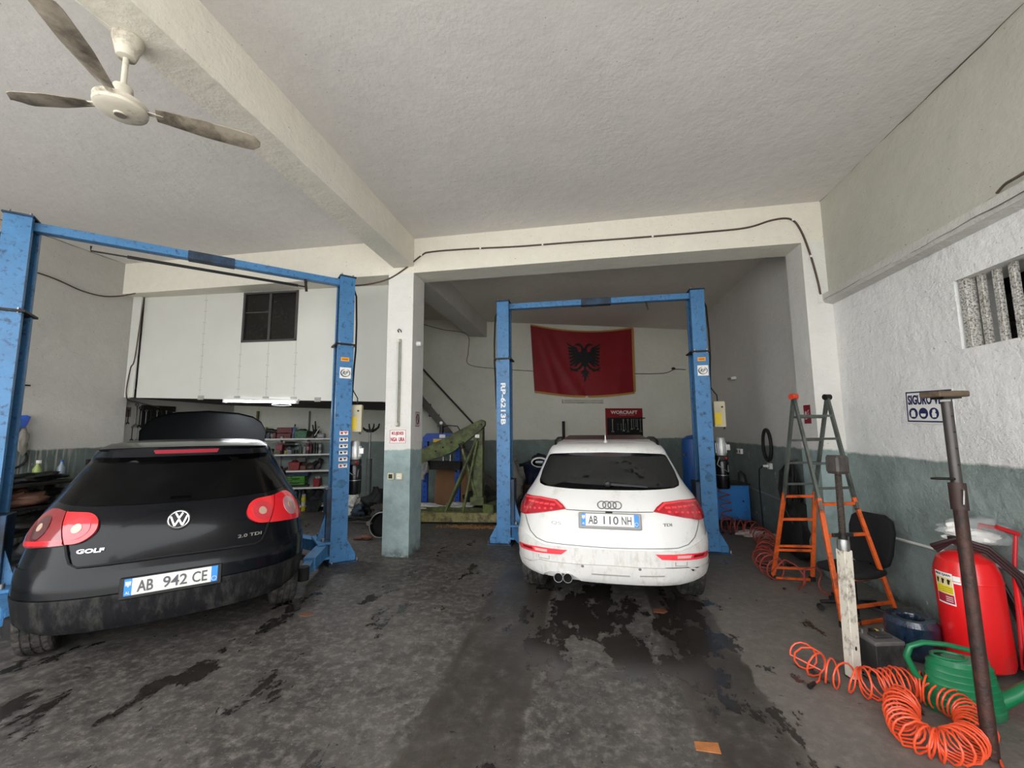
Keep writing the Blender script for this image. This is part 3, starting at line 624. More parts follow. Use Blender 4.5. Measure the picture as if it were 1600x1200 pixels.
# ---- black hatchback -------------------------------------------------------
g = thing('hatchback_car', 'black dirty hatchback car with raised bonnet parked diagonally on the left lift', 'car', (-3.045, 2.698, 0), .767)
S = 1.035; fn = surf(GOLF)
BP = M('black_car_paint', '#090b10', .20, 0, .15, 5, coat=.16, spec=.22, dirt='#0c0e11', damt=.2, dscale=2.4)
BD = M('dirty_bumper', '#151517', .6, 0, .25, 14, .1, 50, spec=.2, dirt='#343331', damt=.35, dscale=6, stretch=(2.2, 2.2, .8))
car_body('body', g, GOLF, BP, S, [(.80, .72), (.80, 3.32)], .315, BLACKP)
drape('rear_bumper', g, BP, [(-1.12, .515), (1.12, .515), (1.10, .66), (.55, .685), (-.55, .685), (-1.10, .66)], fn, .012, .02, .05, S)
drape('bumper_skirt', g, BD, [(-1.1, .40), (-.72, .385), (-.60, .32), (-.43, .29), (0, .28), (.43, .29), (.60, .32), (.72, .385), (1.1, .40), (1.1, .508), (-1.1, .508)], fn, .016, .03, .05, S)
GLASS = M('dark_car_glass', '#030304', .12, 0, .3, 5, spec=.18, dirt='#0c0d0e', damt=.4, dscale=2)
BG = [(-.655, 1.385), (-.66, 1.25), (-.655, 1.085), (-.45, 1.064), (-.15, 1.058), (0, 1.058), (.15, 1.058), (.45, 1.064), (.655, 1.085), (.66, 1.25), (.655, 1.385), (.25, 1.395), (0, 1.397), (-.25, 1.395)]
drape('rear_window', g, GLASS, BG, fn, .006, .012, .05, S)
drape('spoiler', g, BP, [(-.66, 1.44), (-.64, 1.478), (0, 1.49), (.64, 1.478), (.66, 1.44), (.3, 1.45), (0, 1.452), (-.3, 1.45)], fn, .02, .03, .05, S, cutz=.02)
drape('brake_light', g, M('dim_red', '#8e2230', .2, 0, .05, coat=.5), [(-.20, 1.415), (.20, 1.415), (.215, 1.437), (-.215, 1.437)], fn, .012, .012, .05, S)
for sg in (1, -1):
    po = [(.505, 1.028), (.53, 1.035), (.56, 1.041), (.595, 1.044), (.625, 1.042), (.65, 1.028), (.675, 1.0), (.695, .96), (.712, .915), (.722, .87), (.724, .835), (.718, .815), (.70, .806), (.65, .803), (.6, .806), (.42, .828)]; pi_ = [(.498, 1.026)]+[(.40+.087*math.cos(R(a_)), .926+.094*math.sin(R(a_))) for a_ in range(90, 271, 12)]+[(.415, .832)]
    if sg < 0: po, pi_ = mir(po), mir(pi_)
    a = drape('tail_light', g, RED_L if sg > 0 else RED_D, po, fn, .018, .03, .04, S)
    if sg < 0: drape('lens', a, RED_L, mir([(.425, .833), (.70, .81), (.715, .838), (.43, .86)]), fn, .0205, .004, .05, S)
    drape('lens', a, LENS if sg > 0 else M('smoked_lens', '#4a1a20', .15, 0, .1, coat=1), ngon(.592*sg, .925, .056, .075), fn, .022, .006, .03, S); drape('lens', a, AMB, ngon(.592*sg, .93, .018, .024), fn, .025, .004, .03, S)
    b = drape('tail_light', g, RED_L, pi_, fn, .018, .03, .04, S)
    drape('lens', b, REDM, ngon(.392*sg, .925, .052, .066), fn, .021, .006, .03, S); drape('lens', b, AMB, ngon(.392*sg, .925, .021, .028), fn, .024, .004, .03, S)
    st = [(.500*sg, 1.035), (.455*sg, .93), (.412*sg, .82), (.395*sg, .76), (.375*sg, .715), (.345*sg, .693), (.2*sg, .697), (0, .70)]
    drape('panel_line', g, GAP, ribbon(st, .009), fn, .0135, .012, .04, S)
    sw = [(1.05, 1.10), (1.35, 1.38), (2.1, 1.385), (2.62, 1.12), (2.6, 1.08), (1.9, 1.06)]
    drape('side_window', g, GLASS, sw if sg > 0 else mir(sw), fn, .005, .01, .12, S, cutz=.06)
    mb = MB().blob(((1.0 if sg < 0 else .90)*sg*S, 2.72*S, 1.0*S), (.10 if sg < 0 else .06), .06, .07, 12, 8); mb.bar((sg*.84*S, 2.75*S, 1.02*S), (sg*.95*S, 2.73*S, 1.03*S), .04, .03); mb.build('wing_mirror', BP, g)
drape('wiper_base', g, GLASS, [(-.05, 1.085), (.05, 1.085), (.03, 1.105), (.012, 1.118), (-.012, 1.118), (-.03, 1.105)], fn, .022, .02, .05, S)
q = glue(fn, 0.006, .935, .006, S); lg = MB().lathe([(.001, 0), (.074, 0), (.074, .012), (.001, .016)], 40, mtx=q).build('emblem', INK, g)
mb = MB(); rr = .060
mb.tube([q @ Vector((.063*math.cos(t), .063*math.sin(t), .017)) for t in [2*math.pi*i/36 for i in range(36)]], .006, 8, closed=True)
for a, b in (((-.36, .80), (0, .13)), ((0, .13), (.36, .80)), ((-.84, .42), (-.40, -.78)), ((-.40, -.78), (0, .0)), ((0, .0), (.40, -.78)), ((.40, -.78), (.84, .42))):
    mb.bar(q @ Vector((a[0]*rr, a[1]*rr, .017)), q @ Vector((b[0]*rr, b[1]*rr, .017)), .0105, .006, up=q.to_3x3() @ Vector((0, 0, 1)))
mb.build('emblem_mark', CHROME, lg)
text('lettering', 'GOLF', CHROME, g, glue(fn, -.315, .785, .004, S), .15*S, .028*S, bold=.03, depth=.006)
text('lettering', '2.0 TDI', CHROME, g, glue(fn, .320, .762, .004, S), .175*S, .026*S, bold=.02, depth=.006, shear=.15)
number_plate(g, face_mtx(Vector((.013, -.004, .543))*S, (0, -1, .06)), S, 'AB', '942 CE', (-.150, .085), [(.012, .135), (.152, .088)], BLACKP)
for x in (-1, 1):
    for y in (.72, 3.32): wheel(g, x*.77, y, .315, .20, S, x)
MB().box(-.68*S, .68*S, .45*S, 3.9*S, .19*S, .32*S, c=.03).build('underbody', BLACKP, g)
hp = [(-.64, 0), (-.70, .4), (-.72, .60), (-.66, .76), (-.55, .88), (-.36, .96), (0, 1.0), (.36, .96), (.55, .88), (.66, .76), (.72, .60), (.70, .4), (.64, 0)]
def hood(u, v, off=0):
    c = -.05*(u/.7)**2; return (u, 3.02+.60*v+.05*math.sin(v*3.1)+c*.7+off*.8, 1.02+.86*v-c*0-off*.6+.06*math.sin(v*3.1))
drape('bonnet', g, M('matte_bonnet_black', '#050607', .8, 0, .2, 5, spec=.08), hp, hood, 0, .03, .08, S)  # outer face of the bonnet, matte black so it shows no sheen
MB().tube([(.45*S, 3.3*S, .85*S), (.5*S, 3.5*S, 1.6*S)], .008, 6).build('bonnet_stay', DSTEEL, g)

# ---- white SUV --------------------------------------------------------------
c5 = thing('suv_car', 'white dirty estate SUV car on the right lift seen from behind', 'car', (.18, 3.762, 0), -.031)
S = .94; fn = surf(Q5)
WP = M('white_car_paint', '#d6d5d2', .28, 0, .03, 3, coat=.6, dirt='#c3bfb9', damt=.18, dscale=4.5)
WD = M('white_bumper_dirty', '#cfcdc9', .35, 0, .05, 5, coat=.4, dirt='#b8b3ab', damt=.28, dscale=5, stretch=(2.5, 2.5, 1))
car_body('body', c5, Q5, WP, S, [(.86, .93), (.86, 3.74)], .36, BLACKP)
drape('rear_bumper', c5, WD, [(-1.1, .47), (-.7, .455), (-.5, .475), (-.43, .515), (0, .527), (.43, .515), (.5, .475), (.7, .455), (1.1, .47), (1.1, .70), (.62, .72), (.50, .69), (.40, .655), (.2, .657), (0, .655), (-.2, .657), (-.40, .655), (-.5, .69), (-.62, .72), (-1.1, .70)], fn, .010, .02, .05, S)
drape('bumper_skirt', c5, WD, [(-1.05, .45), (-.75, .44), (-.68, .41), (-.55, .385), (-.42, .372), (-.40, .40), (-.36, .425), (-.24, .425), (-.20, .40), (-.185, .368), (0, .362), (.4, .362), (.55, .385), (.68, .41), (.75, .44), (1.05, .45), (1.05, .462), (.7, .447), (.5, .467), (.43, .508), (0, .52), (-.43, .508), (-.5, .467), (-.7, .447), (-1.05, .462)], fn, .022, .035, .05, S)
for a in ([(-.115, .435), (.11, .435), (.11, .447), (-.115, .447)], [(.165, .440), (.30, .444), (.30, .456), (.165, .452)]): drape('bumper_slot', c5, M('slot_shadow', '#8f8c88', .6), a, fn, .0235, .004, .05, S)
QG = [(-.705, 1.44), (-.70, 1.29), (-.66, 1.20), (-.61, 1.17), (-.53, 1.157), (-.25, 1.151), (0, 1.150), (.25, 1.151), (.53, 1.157), (.61, 1.17), (.66, 1.20), (.70, 1.29), (.705, 1.44), (.69, 1.462), (.60, 1.478), (.3, 1.497), (0, 1.503), (-.3, 1.497), (-.60, 1.478), (-.69, 1.462)]
drape('rear_window', c5, GLASS, QG, fn, .004, .01, .05, S)
drape('wiped_film', c5, M('dusty_glass_film', '#3a3a39', .55, 0, .4, 30, alpha=.35), [(-.68, 1.43), (-.68, 1.29), (-.62, 1.19), (-.45, 1.165), (-.36, 1.20), (-.33, 1.30), (-.24, 1.39), (-.1, 1.44), (.05, 1.45), (.2, 1.42), (.34, 1.33), (.42, 1.22), (.45, 1.165), (.60, 1.18), (.68, 1.29), (.68, 1.43), (.58, 1.46), (0, 1.485), (-.58, 1.46)], fn, .006, .001, .05, S)
drape('brake_light', c5, M('dark_red_strip', '#3c1518', .2, 0, 0, coat=.5), [(-.15, 1.475), (.15, 1.475), (.15, 1.485), (-.15, 1.485)], fn, .009, .008, .05, S)
p0, p1 = Vector(fn(0, 1.19, .02))*S, Vector(fn(.29, 1.165, .022))*S
w_ = MB().blob(p0, .035, .02, .035, 10, 8).build('wiper', BLACKP, c5); MB().bar(p0, p1, .014, .022, w1=.008, h1=.012).build('wiper_blade', BLACKP, w_)
RL = M('led_lamp_red', '#b01826', .12, 0, .15, 9, coat=1); RL2 = M('led_lamp_bright', '#e8414a', .15, 0, .1, 30, coat=1)
for sg in (1, -1):
    lp = [(.80, 1.035), (.64, 1.047), (.49, 1.055), (.35, 1.047), (.30, 1.01), (.272, .977), (.42, .93), (.60, .875), (.74, .868), (.80, .93)]
    a = drape('tail_light', c5, RL, lp if sg > 0 else mir(lp), fn, .014, .03, .04, S)
    l2 = [(.70, 1.015), (.49, 1.035), (.37, 1.032), (.33, 1.0), (.31, .982), (.42, .955), (.62, .92), (.70, .93)]
    b = drape('light_guide', a, RL2, ribbon([(.30, .985), (.36, 1.035), (.50, 1.043), (.72, 1.02)] if sg > 0 else [(-.30, .985), (-.36, 1.035), (-.50, 1.043), (-.72, 1.02)], .014), fn, .0165, .004, .04, S)
    for k in range(7):
        x = .37+.045*k; drape('led', a, RL2, ngon(x*sg, .968-.006*k, .011, .010, 8), fn, .017, .004, .04, S)
        if k < 6: drape('led', a, RL2, [((x-.018)*sg, .993), ((x+.018)*sg, .993-.002), ((x+.018)*sg, 1.007), ((x-.018)*sg, 1.009)], fn, .017, .004, .04, S)
    rp = [(.25, .632), (.44, .627), (.64, .602), (.66, .575), (.62, .555), (.42, .574), (.285, .587)]
    a = drape('reflector', c5, RL2, rp if sg > 0 else mir(rp), fn, .015, .02, .05, S)
    dp = [(.37, .617), (.46, .612), (.45, .588), (.37, .594)]; drape('lens', a, M('lamp_clear', '#d9a9a8', .15, 0, .1, coat=1), dp if sg > 0 else mir(dp), fn, .0175, .006, .05, S)
    dp = [(.48, .611), (.58, .602), (.57, .583), (.47, .588)]; drape('lens', a, RED_D, dp if sg > 0 else mir(dp), fn, .0175, .006, .05, S)
    st = [(.605*sg, .872), (.56*sg, .81), (.51*sg, .745), (.45*sg, .698), (.38*sg, .677), (.2*sg, .675), (0, .670)]
    drape('panel_line', c5, M('dirty_gap_crease', '#6d6a66', .8, 0, 0), ribbon(st, .006), fn, .004, .006, .04, S)
    drape('panel_line', c5, M('dirty_gap_crease', '#6d6a66', .8, 0, 0), ribbon([(.272*sg, .975), (.1*sg, .974), (0, .974)], .006), fn, .004, .006, .05, S)  # crease between the lamps, its shade drawn as a grey line
    drape('towing_cover', c5, M('dirty_gap_crease', '#6d6a66', .8, 0, 0), ribbon([(.36*sg, .56), (.36*sg, .53), (.43*sg, .525), (.43*sg, .555)], .004), fn, .0115, .004, .05, S)
    drape('parking_sensor', c5, M('dirty_gap_crease', '#6d6a66', .8, 0, 0), [(x, y) for x, y in ngon(.165*sg, .505, .009, .010, 10)], fn, .0235, .004, .05, S)
    sw = [(1.08, 1.17), (1.3, 1.43), (2.3, 1.45), (3.0, 1.18), (2.9, 1.13), (1.9, 1.13)]
    drape('side_window', c5, GLASS, sw if sg > 0 else mir(sw), fn, .005, .01, .12, S, cutz=.06)
    pts = [Vector((sg*x, y, z))*S for x, y, z in ((.575, .95, 1.56), (.59, 1.08, 1.605), (.60, 1.5, 1.635), (.60, 2.0, 1.63), (.58, 2.4, 1.58))]
    MB().tube(pts, .016, 8).build('roof_rail', DSTEEL if sg < 0 else DSTEEL, c5)
    mb = MB(); mb.blob((sg*(1.06 if sg < 0 else .93)*S, 2.98*S, 1.20*S), (.14 if sg < 0 else .06), .07, .082, 16, 10); mb.bar((sg*.86*S, 3.02*S, 1.12*S), (sg*.98*S, 3.0*S, 1.13*S), .05, .035); mm = mb.build('wing_mirror', WP, c5)
    MB().blob((sg*(1.06 if sg < 0 else .93)*S, (2.98-.052)*S, 1.20*S), (.112 if sg < 0 else .045), .028, .06, 16, 8).build('mirror_glass', M('mirror_glass', '#3b3f41', .03, 1, 0), mm)
    for dx in ((.0,) if sg < 0 else ()): pass
for x in (-.478, -.392):
    e = MB().lathe([(.036, .0), (.041, .0), (.044, .015), (.041, .14), (.034, .14), (.034, .01), (.036, 0)], 26, mtx=Matrix.Translation((x*S, -.005*S, .385*S)) @ Matrix.Rotation(R(-90), 4, 'X')).build('exhaust_pipe', CHROME, c5)
    MB().lathe([(.001, .035), (.034, .035)], 20, mtx=Matrix.Translation((x*S, -.005*S, .385*S)) @ Matrix.Rotation(R(-90), 4, 'X')).build('exhaust_bore_disc', GAP, e)  # black disc closing the bore so the pipe inside reads dark
mb = MB()
for k in range(4):
    q = glue(fn, .005+(k-1.5)*.0335, 1.025, .008, S); mb.tube([q @ Vector((.036*math.cos(t), .036*math.sin(t), 0)) for t in [2*math.pi*i/32 for i in range(32)]], .0042, 6, closed=True)
mb.build('emblem', M('dull_chrome', '#8c8c8c', .3, .8, 0), c5)
text('lettering', 'Q5', M('dull_chrome', '#8c8c8c', .3, .8, 0), c5, glue(fn, -.325, .85, .004, S), .10*S, .034*S, depth=.005); text('lettering', 'TDI', M('dull_chrome', '#8c8c8c', .3, .8, 0), c5, glue(fn, .34, .868, .004, S), .085*S, .026*S, depth=.005, bold=.01)
number_plate(c5, face_mtx(Vector((.003, .055, .90))*S, (0, -1, .40)), S, 'AB', '110 NH', (-.152, .085), [(.012, .135), (.152, .088)], M('grey_plate_frame', '#8b8a88', .5, 0, .1))
MB().box(-.03, .03, -.008, .006, -.008, .006, mtx=face_mtx(Vector(fn(0, .968, .006))*S, (0, -1, 0)), c=.002).build('tailgate_handle', BLACKP, c5)
for x in (-1, 1):
    for y in (.93, 3.74): wheel(c5, x*.82, y, .36, .23, S, x)
MB().box(-.72*S, .72*S, .5*S, 4.2*S, .22*S, .40*S, c=.03).build('underbody', BLACKP, c5)
rf = MB(); n = 10; 
P = [(-.50, 1.02), (.50, 1.02), (.47, 1.75), (-.47, 1.75)]
rf.add([(x*S, y*S, z*S) for (x, y), z in zip(P, (1.628, 1.628, 1.668, 1.668))]+[(x*S, y*S, (z-.05)*S) for (x, y), z in zip(P, (1.628, 1.628, 1.668, 1.668))], [(0, 1, 2, 3), (7, 6, 5, 4), (0, 4, 5, 1), (1, 5, 6, 2), (2, 6, 7, 3), (3, 7, 4, 0)])
rf.build('sunroof', M('sunroof_glass', '#3a2c2b', .35, 0, .15), c5, smooth=0)
mb = MB(); mb.lathe([(.045, -.02), (.042, .0), (.02, .02), (.008, .035), (.001, .04)], 14, mtx=Matrix.Translation((0, .92*S, 1.605*S)), sx=.55, sy=1.3); mb.bar((0, .93*S, 1.62*S), (0, .96*S, 1.675*S), .014, .02, w1=.008); mb.build('roof_antenna', WP, c5)
ORD = ['first', 'second', 'third', 'fourth', 'fifth', 'sixth', 'seventh', 'eighth', 'ninth', 'tenth', 'eleventh']
# ================================================================ two post lifts
def lift(label, origin, rz, half, ztop, zs, posts):
    t = thing('car_lift', label, 'lift', origin, rz); W_, D_ = .20, .27
    for sd in (-1, 1):
        cx = sd*(half); q = Matrix.Translation((cx, 0, 0)) @ Matrix.Scale(sd, 4, (1, 0, 0))  # +x is always outward
        def cs(w, d, th=.012, lip=.05): return [(w/2, -d/2), (w/2, d/2), (-w/2, d/2), (-w/2, d/2-lip), (-w/2+th, d/2-lip), (-w/2+th, d/2-th), (w/2-th, d/2-th), (w/2-th, -d/2+th), (-w/2+th, -d/2+th), (-w/2+th, -d/2+lip), (-w/2, -d/2+lip), (-w/2, -d/2)]
        col = MB().prism(cs(W_, D_), .02, zs, mtx=q).build('column', BLUE, t, smooth=0)
        MB().prism(cs(W_-.015, D_-.02), zs, ztop, mtx=q).build('upper_column', BLUE, t, smooth=0)
        mb = MB().box(-W_/2-.03, W_/2+.03, -D_/2-.02, D_/2+.02, zs-.012, zs+.012, mtx=q, c=.003); mb.build('joint_flange', DSTEEL, t, smooth=0)
        for bx, by in ((-.08, -.14), (.08, -.14), (.11, .0)):
            MB().cyl(q @ Vector((bx, by, zs-.02)), q @ Vector((bx, by, zs+.03)), .010, n=6).build('bolt', STEEL, t)
        MB().box(-W_/2-.005, W_/2+.005, -D_/2-.005, D_/2+.005, ztop, ztop+.02, mtx=q, c=.003).build('top_cap', BLUED, t, smooth=0)
        for bx in (-.07, .07): MB().cyl(q @ Vector((bx, -.09, ztop+.01)), q @ Vector((bx, -.09, ztop+.05)), .012, n=6).build('bolt', STEEL, t)
        MB().box(-W_/2-.02, W_/2+.13, -D_/2-.06, D_/2+.06, 0, .022, mtx=q, c=.003).build('base_plate', BLUED, t, smooth=0)
        for gy in (-D_/2-.01, D_/2-.01):
            mb = MB(); mb.prism([(W_/2-.005, .02), (W_/2+.10, .02), (W_/2+.10, .10), (W_/2-.005, .29)], gy, gy+.02, axis='y', mtx=q); mb.build('gusset', BLUE, t, smooth=0)
        MB().box(W_/2+.01, W_/2+.10, -D_/2-.025, -D_/2+.06, .02, .10, mtx=q, c=.004).build('gusset', BLUE, t, smooth=0)
        for bx, by in ((W_/2+.115, -D_/2-.04), (W_/2+.115, D_/2+.03), (-.08, -D_/2-.04)): MB().cyl(q @ Vector((bx, by, .0)), q @ Vector((bx, by, .055)), .012, n=6).build('anchor_bolt', STEEL, t)
        # lifting carriage in the channel and its two arms
        mb = MB().box(-W_/2-.055, W_/2-.03, -D_/2+.03, D_/2-.03, .10, .92, mtx=q, c=.005); mb.build('carriage', BLUED, t, smooth=0)
        mb = MB().box(-W_/2-.16, -W_/2-.01, -D_/2-.10, D_/2+.10, .10, .13, mtx=q, c=.004); mb.box(-W_/2-.16, -W_/2-.01, -D_/2-.10, D_/2+.10, .27, .30, mtx=q, c=.004); mb.prism([(-W_/2-.05, .29), (-W_/2-.15, .29), (-W_/2-.05, .62)], -.06, -.045, axis='y', mtx=q); mb.build('arm_bracket', BLUE, t, smooth=0)
        for sy in (-1, 1):
            p0 = q @ Vector((-W_/2-.09, sy*.16, .20)); p1 = q @ Vector((-W_/2-.30, sy*.62, .19)); p2 = q @ Vector((-W_/2-.40, sy*.95, .19))
            a = MB().bar(p0, p1, .13, .14).build('arm', BLUE, t, smooth=0, bevel=.004); MB().bar(p1-(p2-p1)*.3, p2, .09, .09).build('arm_extension', BLUE, a, smooth=0, bevel=.004)
            MB().cyl(p2+Vector((0, 0, -.05)), p2+Vector((0, 0, .08)), .055, n=20).build('lift_pad', BLACKR, a)
            MB().cyl(q @ Vector((-W_/2-.09, sy*.16, .08)), q @ Vector((-W_/2-.09, sy*.16, .34)), .022, n=12).build('hinge_pin', STEEL, t)
        # hydraulic hose and cable tied to the outside of the column
        mb = MB(); mb.tube([q @ Vector(p) for p in ((W_/2-.01, -.02, ztop-.08), (W_/2+.035, -.03, ztop-.22), (W_/2+.05, -.03, zs+.3), (W_/2+.05, -.03, zs-.05), (W_/2+.04, -.02, zs-.25), (W_/2+.02, -.02, 1.95))], .012, 8); mb.build('hose', BLACKR, t)
        MB().tube([q @ Vector(p) for p in ((W_/2+.0, .03, ztop-.15), (W_/2+.02, .03, zs+.5), (W_/2+.025, .03, zs-.1), (W_/2+.012, .03, 1.9))], .006, 6).build('cable', BLACKR, t)
    MB().box(-half+.08, half-.08, -.05, .05, ztop-.10, ztop-.015, c=.004).build('crossbeam', BLUE, t, smooth=0)
    MB().box(-.22, .22, -.055, .055, ztop-.108, ztop-.008, c=.004).build('beam_joint', BLUED, t, smooth=0)
    return t
def stickers(t, x, z, kind, W_=.20, D_=.27):
    y = -D_/2-.001; q = face_mtx(Vector((x, y, z)), (0, -1, 0))
    if kind == 'rp':
        o = MB().box(-.07, .07, -.072, .072, 0, .002, mtx=q).build('maker_sticker', PAPER, t, smooth=0); text('lettering', 'RP', INK, o, q @ Matrix.Translation((0, 0, .003)), .075, .05, shear=.3, bold=.01)
        mb = MB(); mb.tube([q @ Vector((.055*math.cos(a), .048*math.sin(a), .003)) for a in [R(100+i*12) for i in range(19)]], [.002+.005*math.sin(i/18*math.pi) for i in range(19)], 5); mb.tube([q @ Vector((.055*math.cos(a), .048*math.sin(a), .003)) for a in [R(-70+i*10) for i in range(15)]], [.002+.003*math.sin(i/14*math.pi) for i in range(15)], 5); mb.build('emblem', INK, o)['kind'] = 'stuff'
    if kind == 'orange':
        o = MB().box(-.052, .052, -.026, .026, 0, .002, mtx=q).build('label_plate', ORANGE, t, smooth=0); [MB().box(-.036+.015*k_, -.025+.015*k_, -.009, .009, .002, .003, mtx=q).build('print_mark', M('brown_print', '#8a4a18', .6, 0, 0), o, smooth=0) for k_ in range(5)]
    if kind == 'warn':
        for k in range(6):
            qq = q @ Matrix.Translation((0, -.083*k, 0)); o = MB().box(-.052, .052, -.026, .026, 0, .002, mtx=qq).build('warning_label', PAPER, t, smooth=0)
            MB().box(-.04, -.012, -.014, .012, .002, .003, mtx=qq).build('pictogram', REDP if k in (0, 5) else INK, o, smooth=0); mb = MB(); mb.box(.002, .042, .0, .012, .002, .003, mtx=qq); mb.box(.016, .028, -.014, .002, .002, .003, mtx=qq); mb.build('pictogram', INK if k else REDP, o, smooth=0)
            MB().box(-.05, .05, .020, .0245, .002, .003, mtx=qq).build('stripe', REDP if k % 2 == 0 else INK, o, smooth=0)
    if kind == 'code':
        text('lettering', 'RP-6213B', PAPER, t, q @ Matrix.Rotation(R(-90), 4, 'Z'), .62, .075, bold=.03)
def power_unit(t, x, y):
    CASE = M('motor_silver', '#b9bab8', .35, .5, .1, 14)
    p = thing('hydraulic_power_unit', t[0], 'power unit', (x, y, 0), t[1])
    MB().lathe([(.001, .82), (.075, .82), (.085, .84), (.085, 1.17), (.075, 1.20), (.001, 1.20)], 28).build('oil_tank', M('tank_black_gloss', '#101112', .22, 0, .1), p)
    MB().lathe([(.087, 1.0), (.087, 1.008)], 28).build('tank_seam', STEEL, p)
    MB().box(-.07, .07, -.07, .07, 1.20, 1.27, c=.01).build('valve_block', DSTEEL, p)
    mb = MB().lathe([(.001, 1.27), (.06, 1.27), (.066, 1.30), (.066, 1.44), (.055, 1.46), (.055, 1.50), (.045, 1.515), (.001, 1.515)], 24); 
    for k in range(10):
        a = k*math.pi/5; mb.bar((.068*math.cos(a), .068*math.sin(a), 1.30), (.068*math.cos(a), .068*math.sin(a), 1.44), .008, .008)
    mb.build('motor', CASE, p)
    MB().box(.05, .11, -.035, .035, 1.34, 1.42, c=.006).build('terminal_box', CASE, p)
    MB().tube([(-.05, -.08, 1.25), (-.09, -.10, 1.15), (-.02, -.11, 1.09), (.05, -.09, 1.05), (.06, -.03, 1.22)], .006, 6).build('hose', GREYP, p)
    MB().bar((.0, .02, 1.23), (-.10, .12, 1.23), .04, .05).build('mount_bracket', DSTEEL, p); MB().cyl((.03, -.07, 1.22), (.03, -.10, 1.24), .012, n=10).build('knob', REDP, p)
    return p
def electric_box(label, loc, rz):
    p = thing('electric_box', label, 'electric box', loc, rz)
    MB().box(-.075, .075, -.06, .06, 0, .36, c=.006).build('enclosure', M('beige_enclosure', '#b5ad93', .5, 0, .08), p); MB().box(-.07, .015, -.064, -.058, .03, .20, c=.001).build('warning_label', YEL, p, smooth=0)
    MB().cyl((.03, -.06, .28), (.03, -.08, .28), .012, n=12).build('switch', INK, p); MB().cyl((.055, -.03, -.03), (.055, -.03, 0), .012, n=10).build('cable_gland', BLACKP, p); MB().tube([(0, .02, .36), (0, .03, .45), (-.06, .05, .55), (-.10, .06, .66)], .007, 6).build('cable', BLACKR, p)
    return p
A = lift('blue two post car lift around the white car in the rear bay', (.20, 6.17, 0), .004, 1.405, 3.60, 2.71, None)
stickers(A, -1.40, 2.03, 'code'); stickers(A, 1.42, 2.44, 'rp'); stickers(A, 1.41, 2.60, 'orange')
B = lift('blue two post car lift around the black car set diagonally', (-4.245, 3.955, 0), R(44), 1.485, 3.70, 2.78, None)
stickers(B, 1.49, 2.40, 'rp'); stickers(B, 1.48, 2.58, 'orange'); stickers(B, 1.50, 1.62, 'warn')
for t_, x, z in ((B, 1.49, .98), (A, 1.42, .98)):
    m_ = face_mtx(Vector((x, -.136, z)), (0, -1, 0)); MB().lathe([(.055, 0), (.055, .003), (.048, .003), (.001, .002)], 24, mtx=m_).build('cover_disc', M('grimy_blue', '#33607f', .6, 0, .3, 20), t_)
mb = MB().tube([(-1.0, -.03, 3.55), (-1.0, -.03, 3.50), (1.0, -.03, 3.50), (1.0, -.03, 3.58)], .009, 8); mb.tube([(-.72, -.03, 3.50), (.9, -.03, 3.50)], .017, 10); mb.build('limit_bar', BLACKP, B)
MB().bar((.98, -.03, 3.60), (1.0, -.03, 3.44), .03, .02).build('limit_switch', DSTEEL, B)
MB().bar((.72, -.03, 3.50), (.74, -.03, 3.38), .02, .03).build('limit_switch', DSTEEL, A)
power_unit(('silver and black hydraulic power unit behind right post of the rear lift', 0), 1.845, 6.22)
power_unit(('silver and black hydraulic power unit beside the post near the shelves', R(20)), -3.02, 5.10)
electric_box('beige control box with yellow label behind right post of the rear lift', (1.86, 6.28, 1.66), 0); electric_box('beige control box with yellow label beside the post near the shelves', (-3.02, 5.10, 1.63), R(20))

# ================================================================ flag, tool board, signs
def flagpt(u, v, off=0):
    # u 0..1 left to right, v 0..1 bottom to top
    x = -1.29+(2.53)*u+.05*(1-v)*(1-2*u)*0-.0; x += (.07*(1-v)) if u < .5 else -.03*(1-v)*0
    sag_t = -.13*max(0, math.sin(math.pi*min(1, max(0, u)))); sag_b = -.11*math.sin(math.pi*min(1, max(0, u)))
    zt = 4.205+.02*u+sag_t; zb_ = 2.575+sag_b; z = zb_+(zt-zb_)*v
    d = .05+.022*math.sin(9*u+2.5*v+1.2)*(1-v*.5)+.045*math.exp(-((u-.14-.30*max(0, 1-v)**1.5)/.045)**2)*(1-v*.75)+.03*math.exp(-((u-.06-.16*(1-v))/.03)**2)*(1-v*.6)+.02*math.exp(-((u-.93+.1*(1-v))/.05)**2)*(1-v)
    return tuple(BW(x, z, d+off))
fl = thing('flag', 'large red flag with black double headed eagle pinned to back wall', 'flag', (0, 0, 0))
drape('cloth', fl, M('red_flag_cloth', '#780a15', .6, 0, .08, 3), [(0, 0), (1, 0), (1, 1), (0, 1)], flagpt, 0, .006, .02, 1, cutz=.06)
drape('emblem', fl, M('flag_black', '#0b0b0c', .7, 0, 0), eagle(.502, .505, .335, .615), flagpt, .006, .004, .02, 1, cutz=.06)
GOLD = M('gold_fringe', '#a3793c', .7, 0, .2, 60)
drape('fringe', fl, GOLD, [(0, -.03), (.47, -.03), (.49, 0), (0, .0)], flagpt, .003, .008, .04, 1); drape('fringe', fl, GOLD, [(.54, -.03), (1, -.03), (1, 0), (.53, .0)], flagpt, .003, .008, .04, 1)
drape('fringe', fl, GOLD, [(0, .99), (1, .99), (1, 1.012), (0, 1.012)], flagpt, .003, .008, .04, 1); drape('fringe', fl, GOLD, [(.99, 0), (1.012, 0), (1.012, 1), (.99, 1)], flagpt, .003, .008, .04, 1)
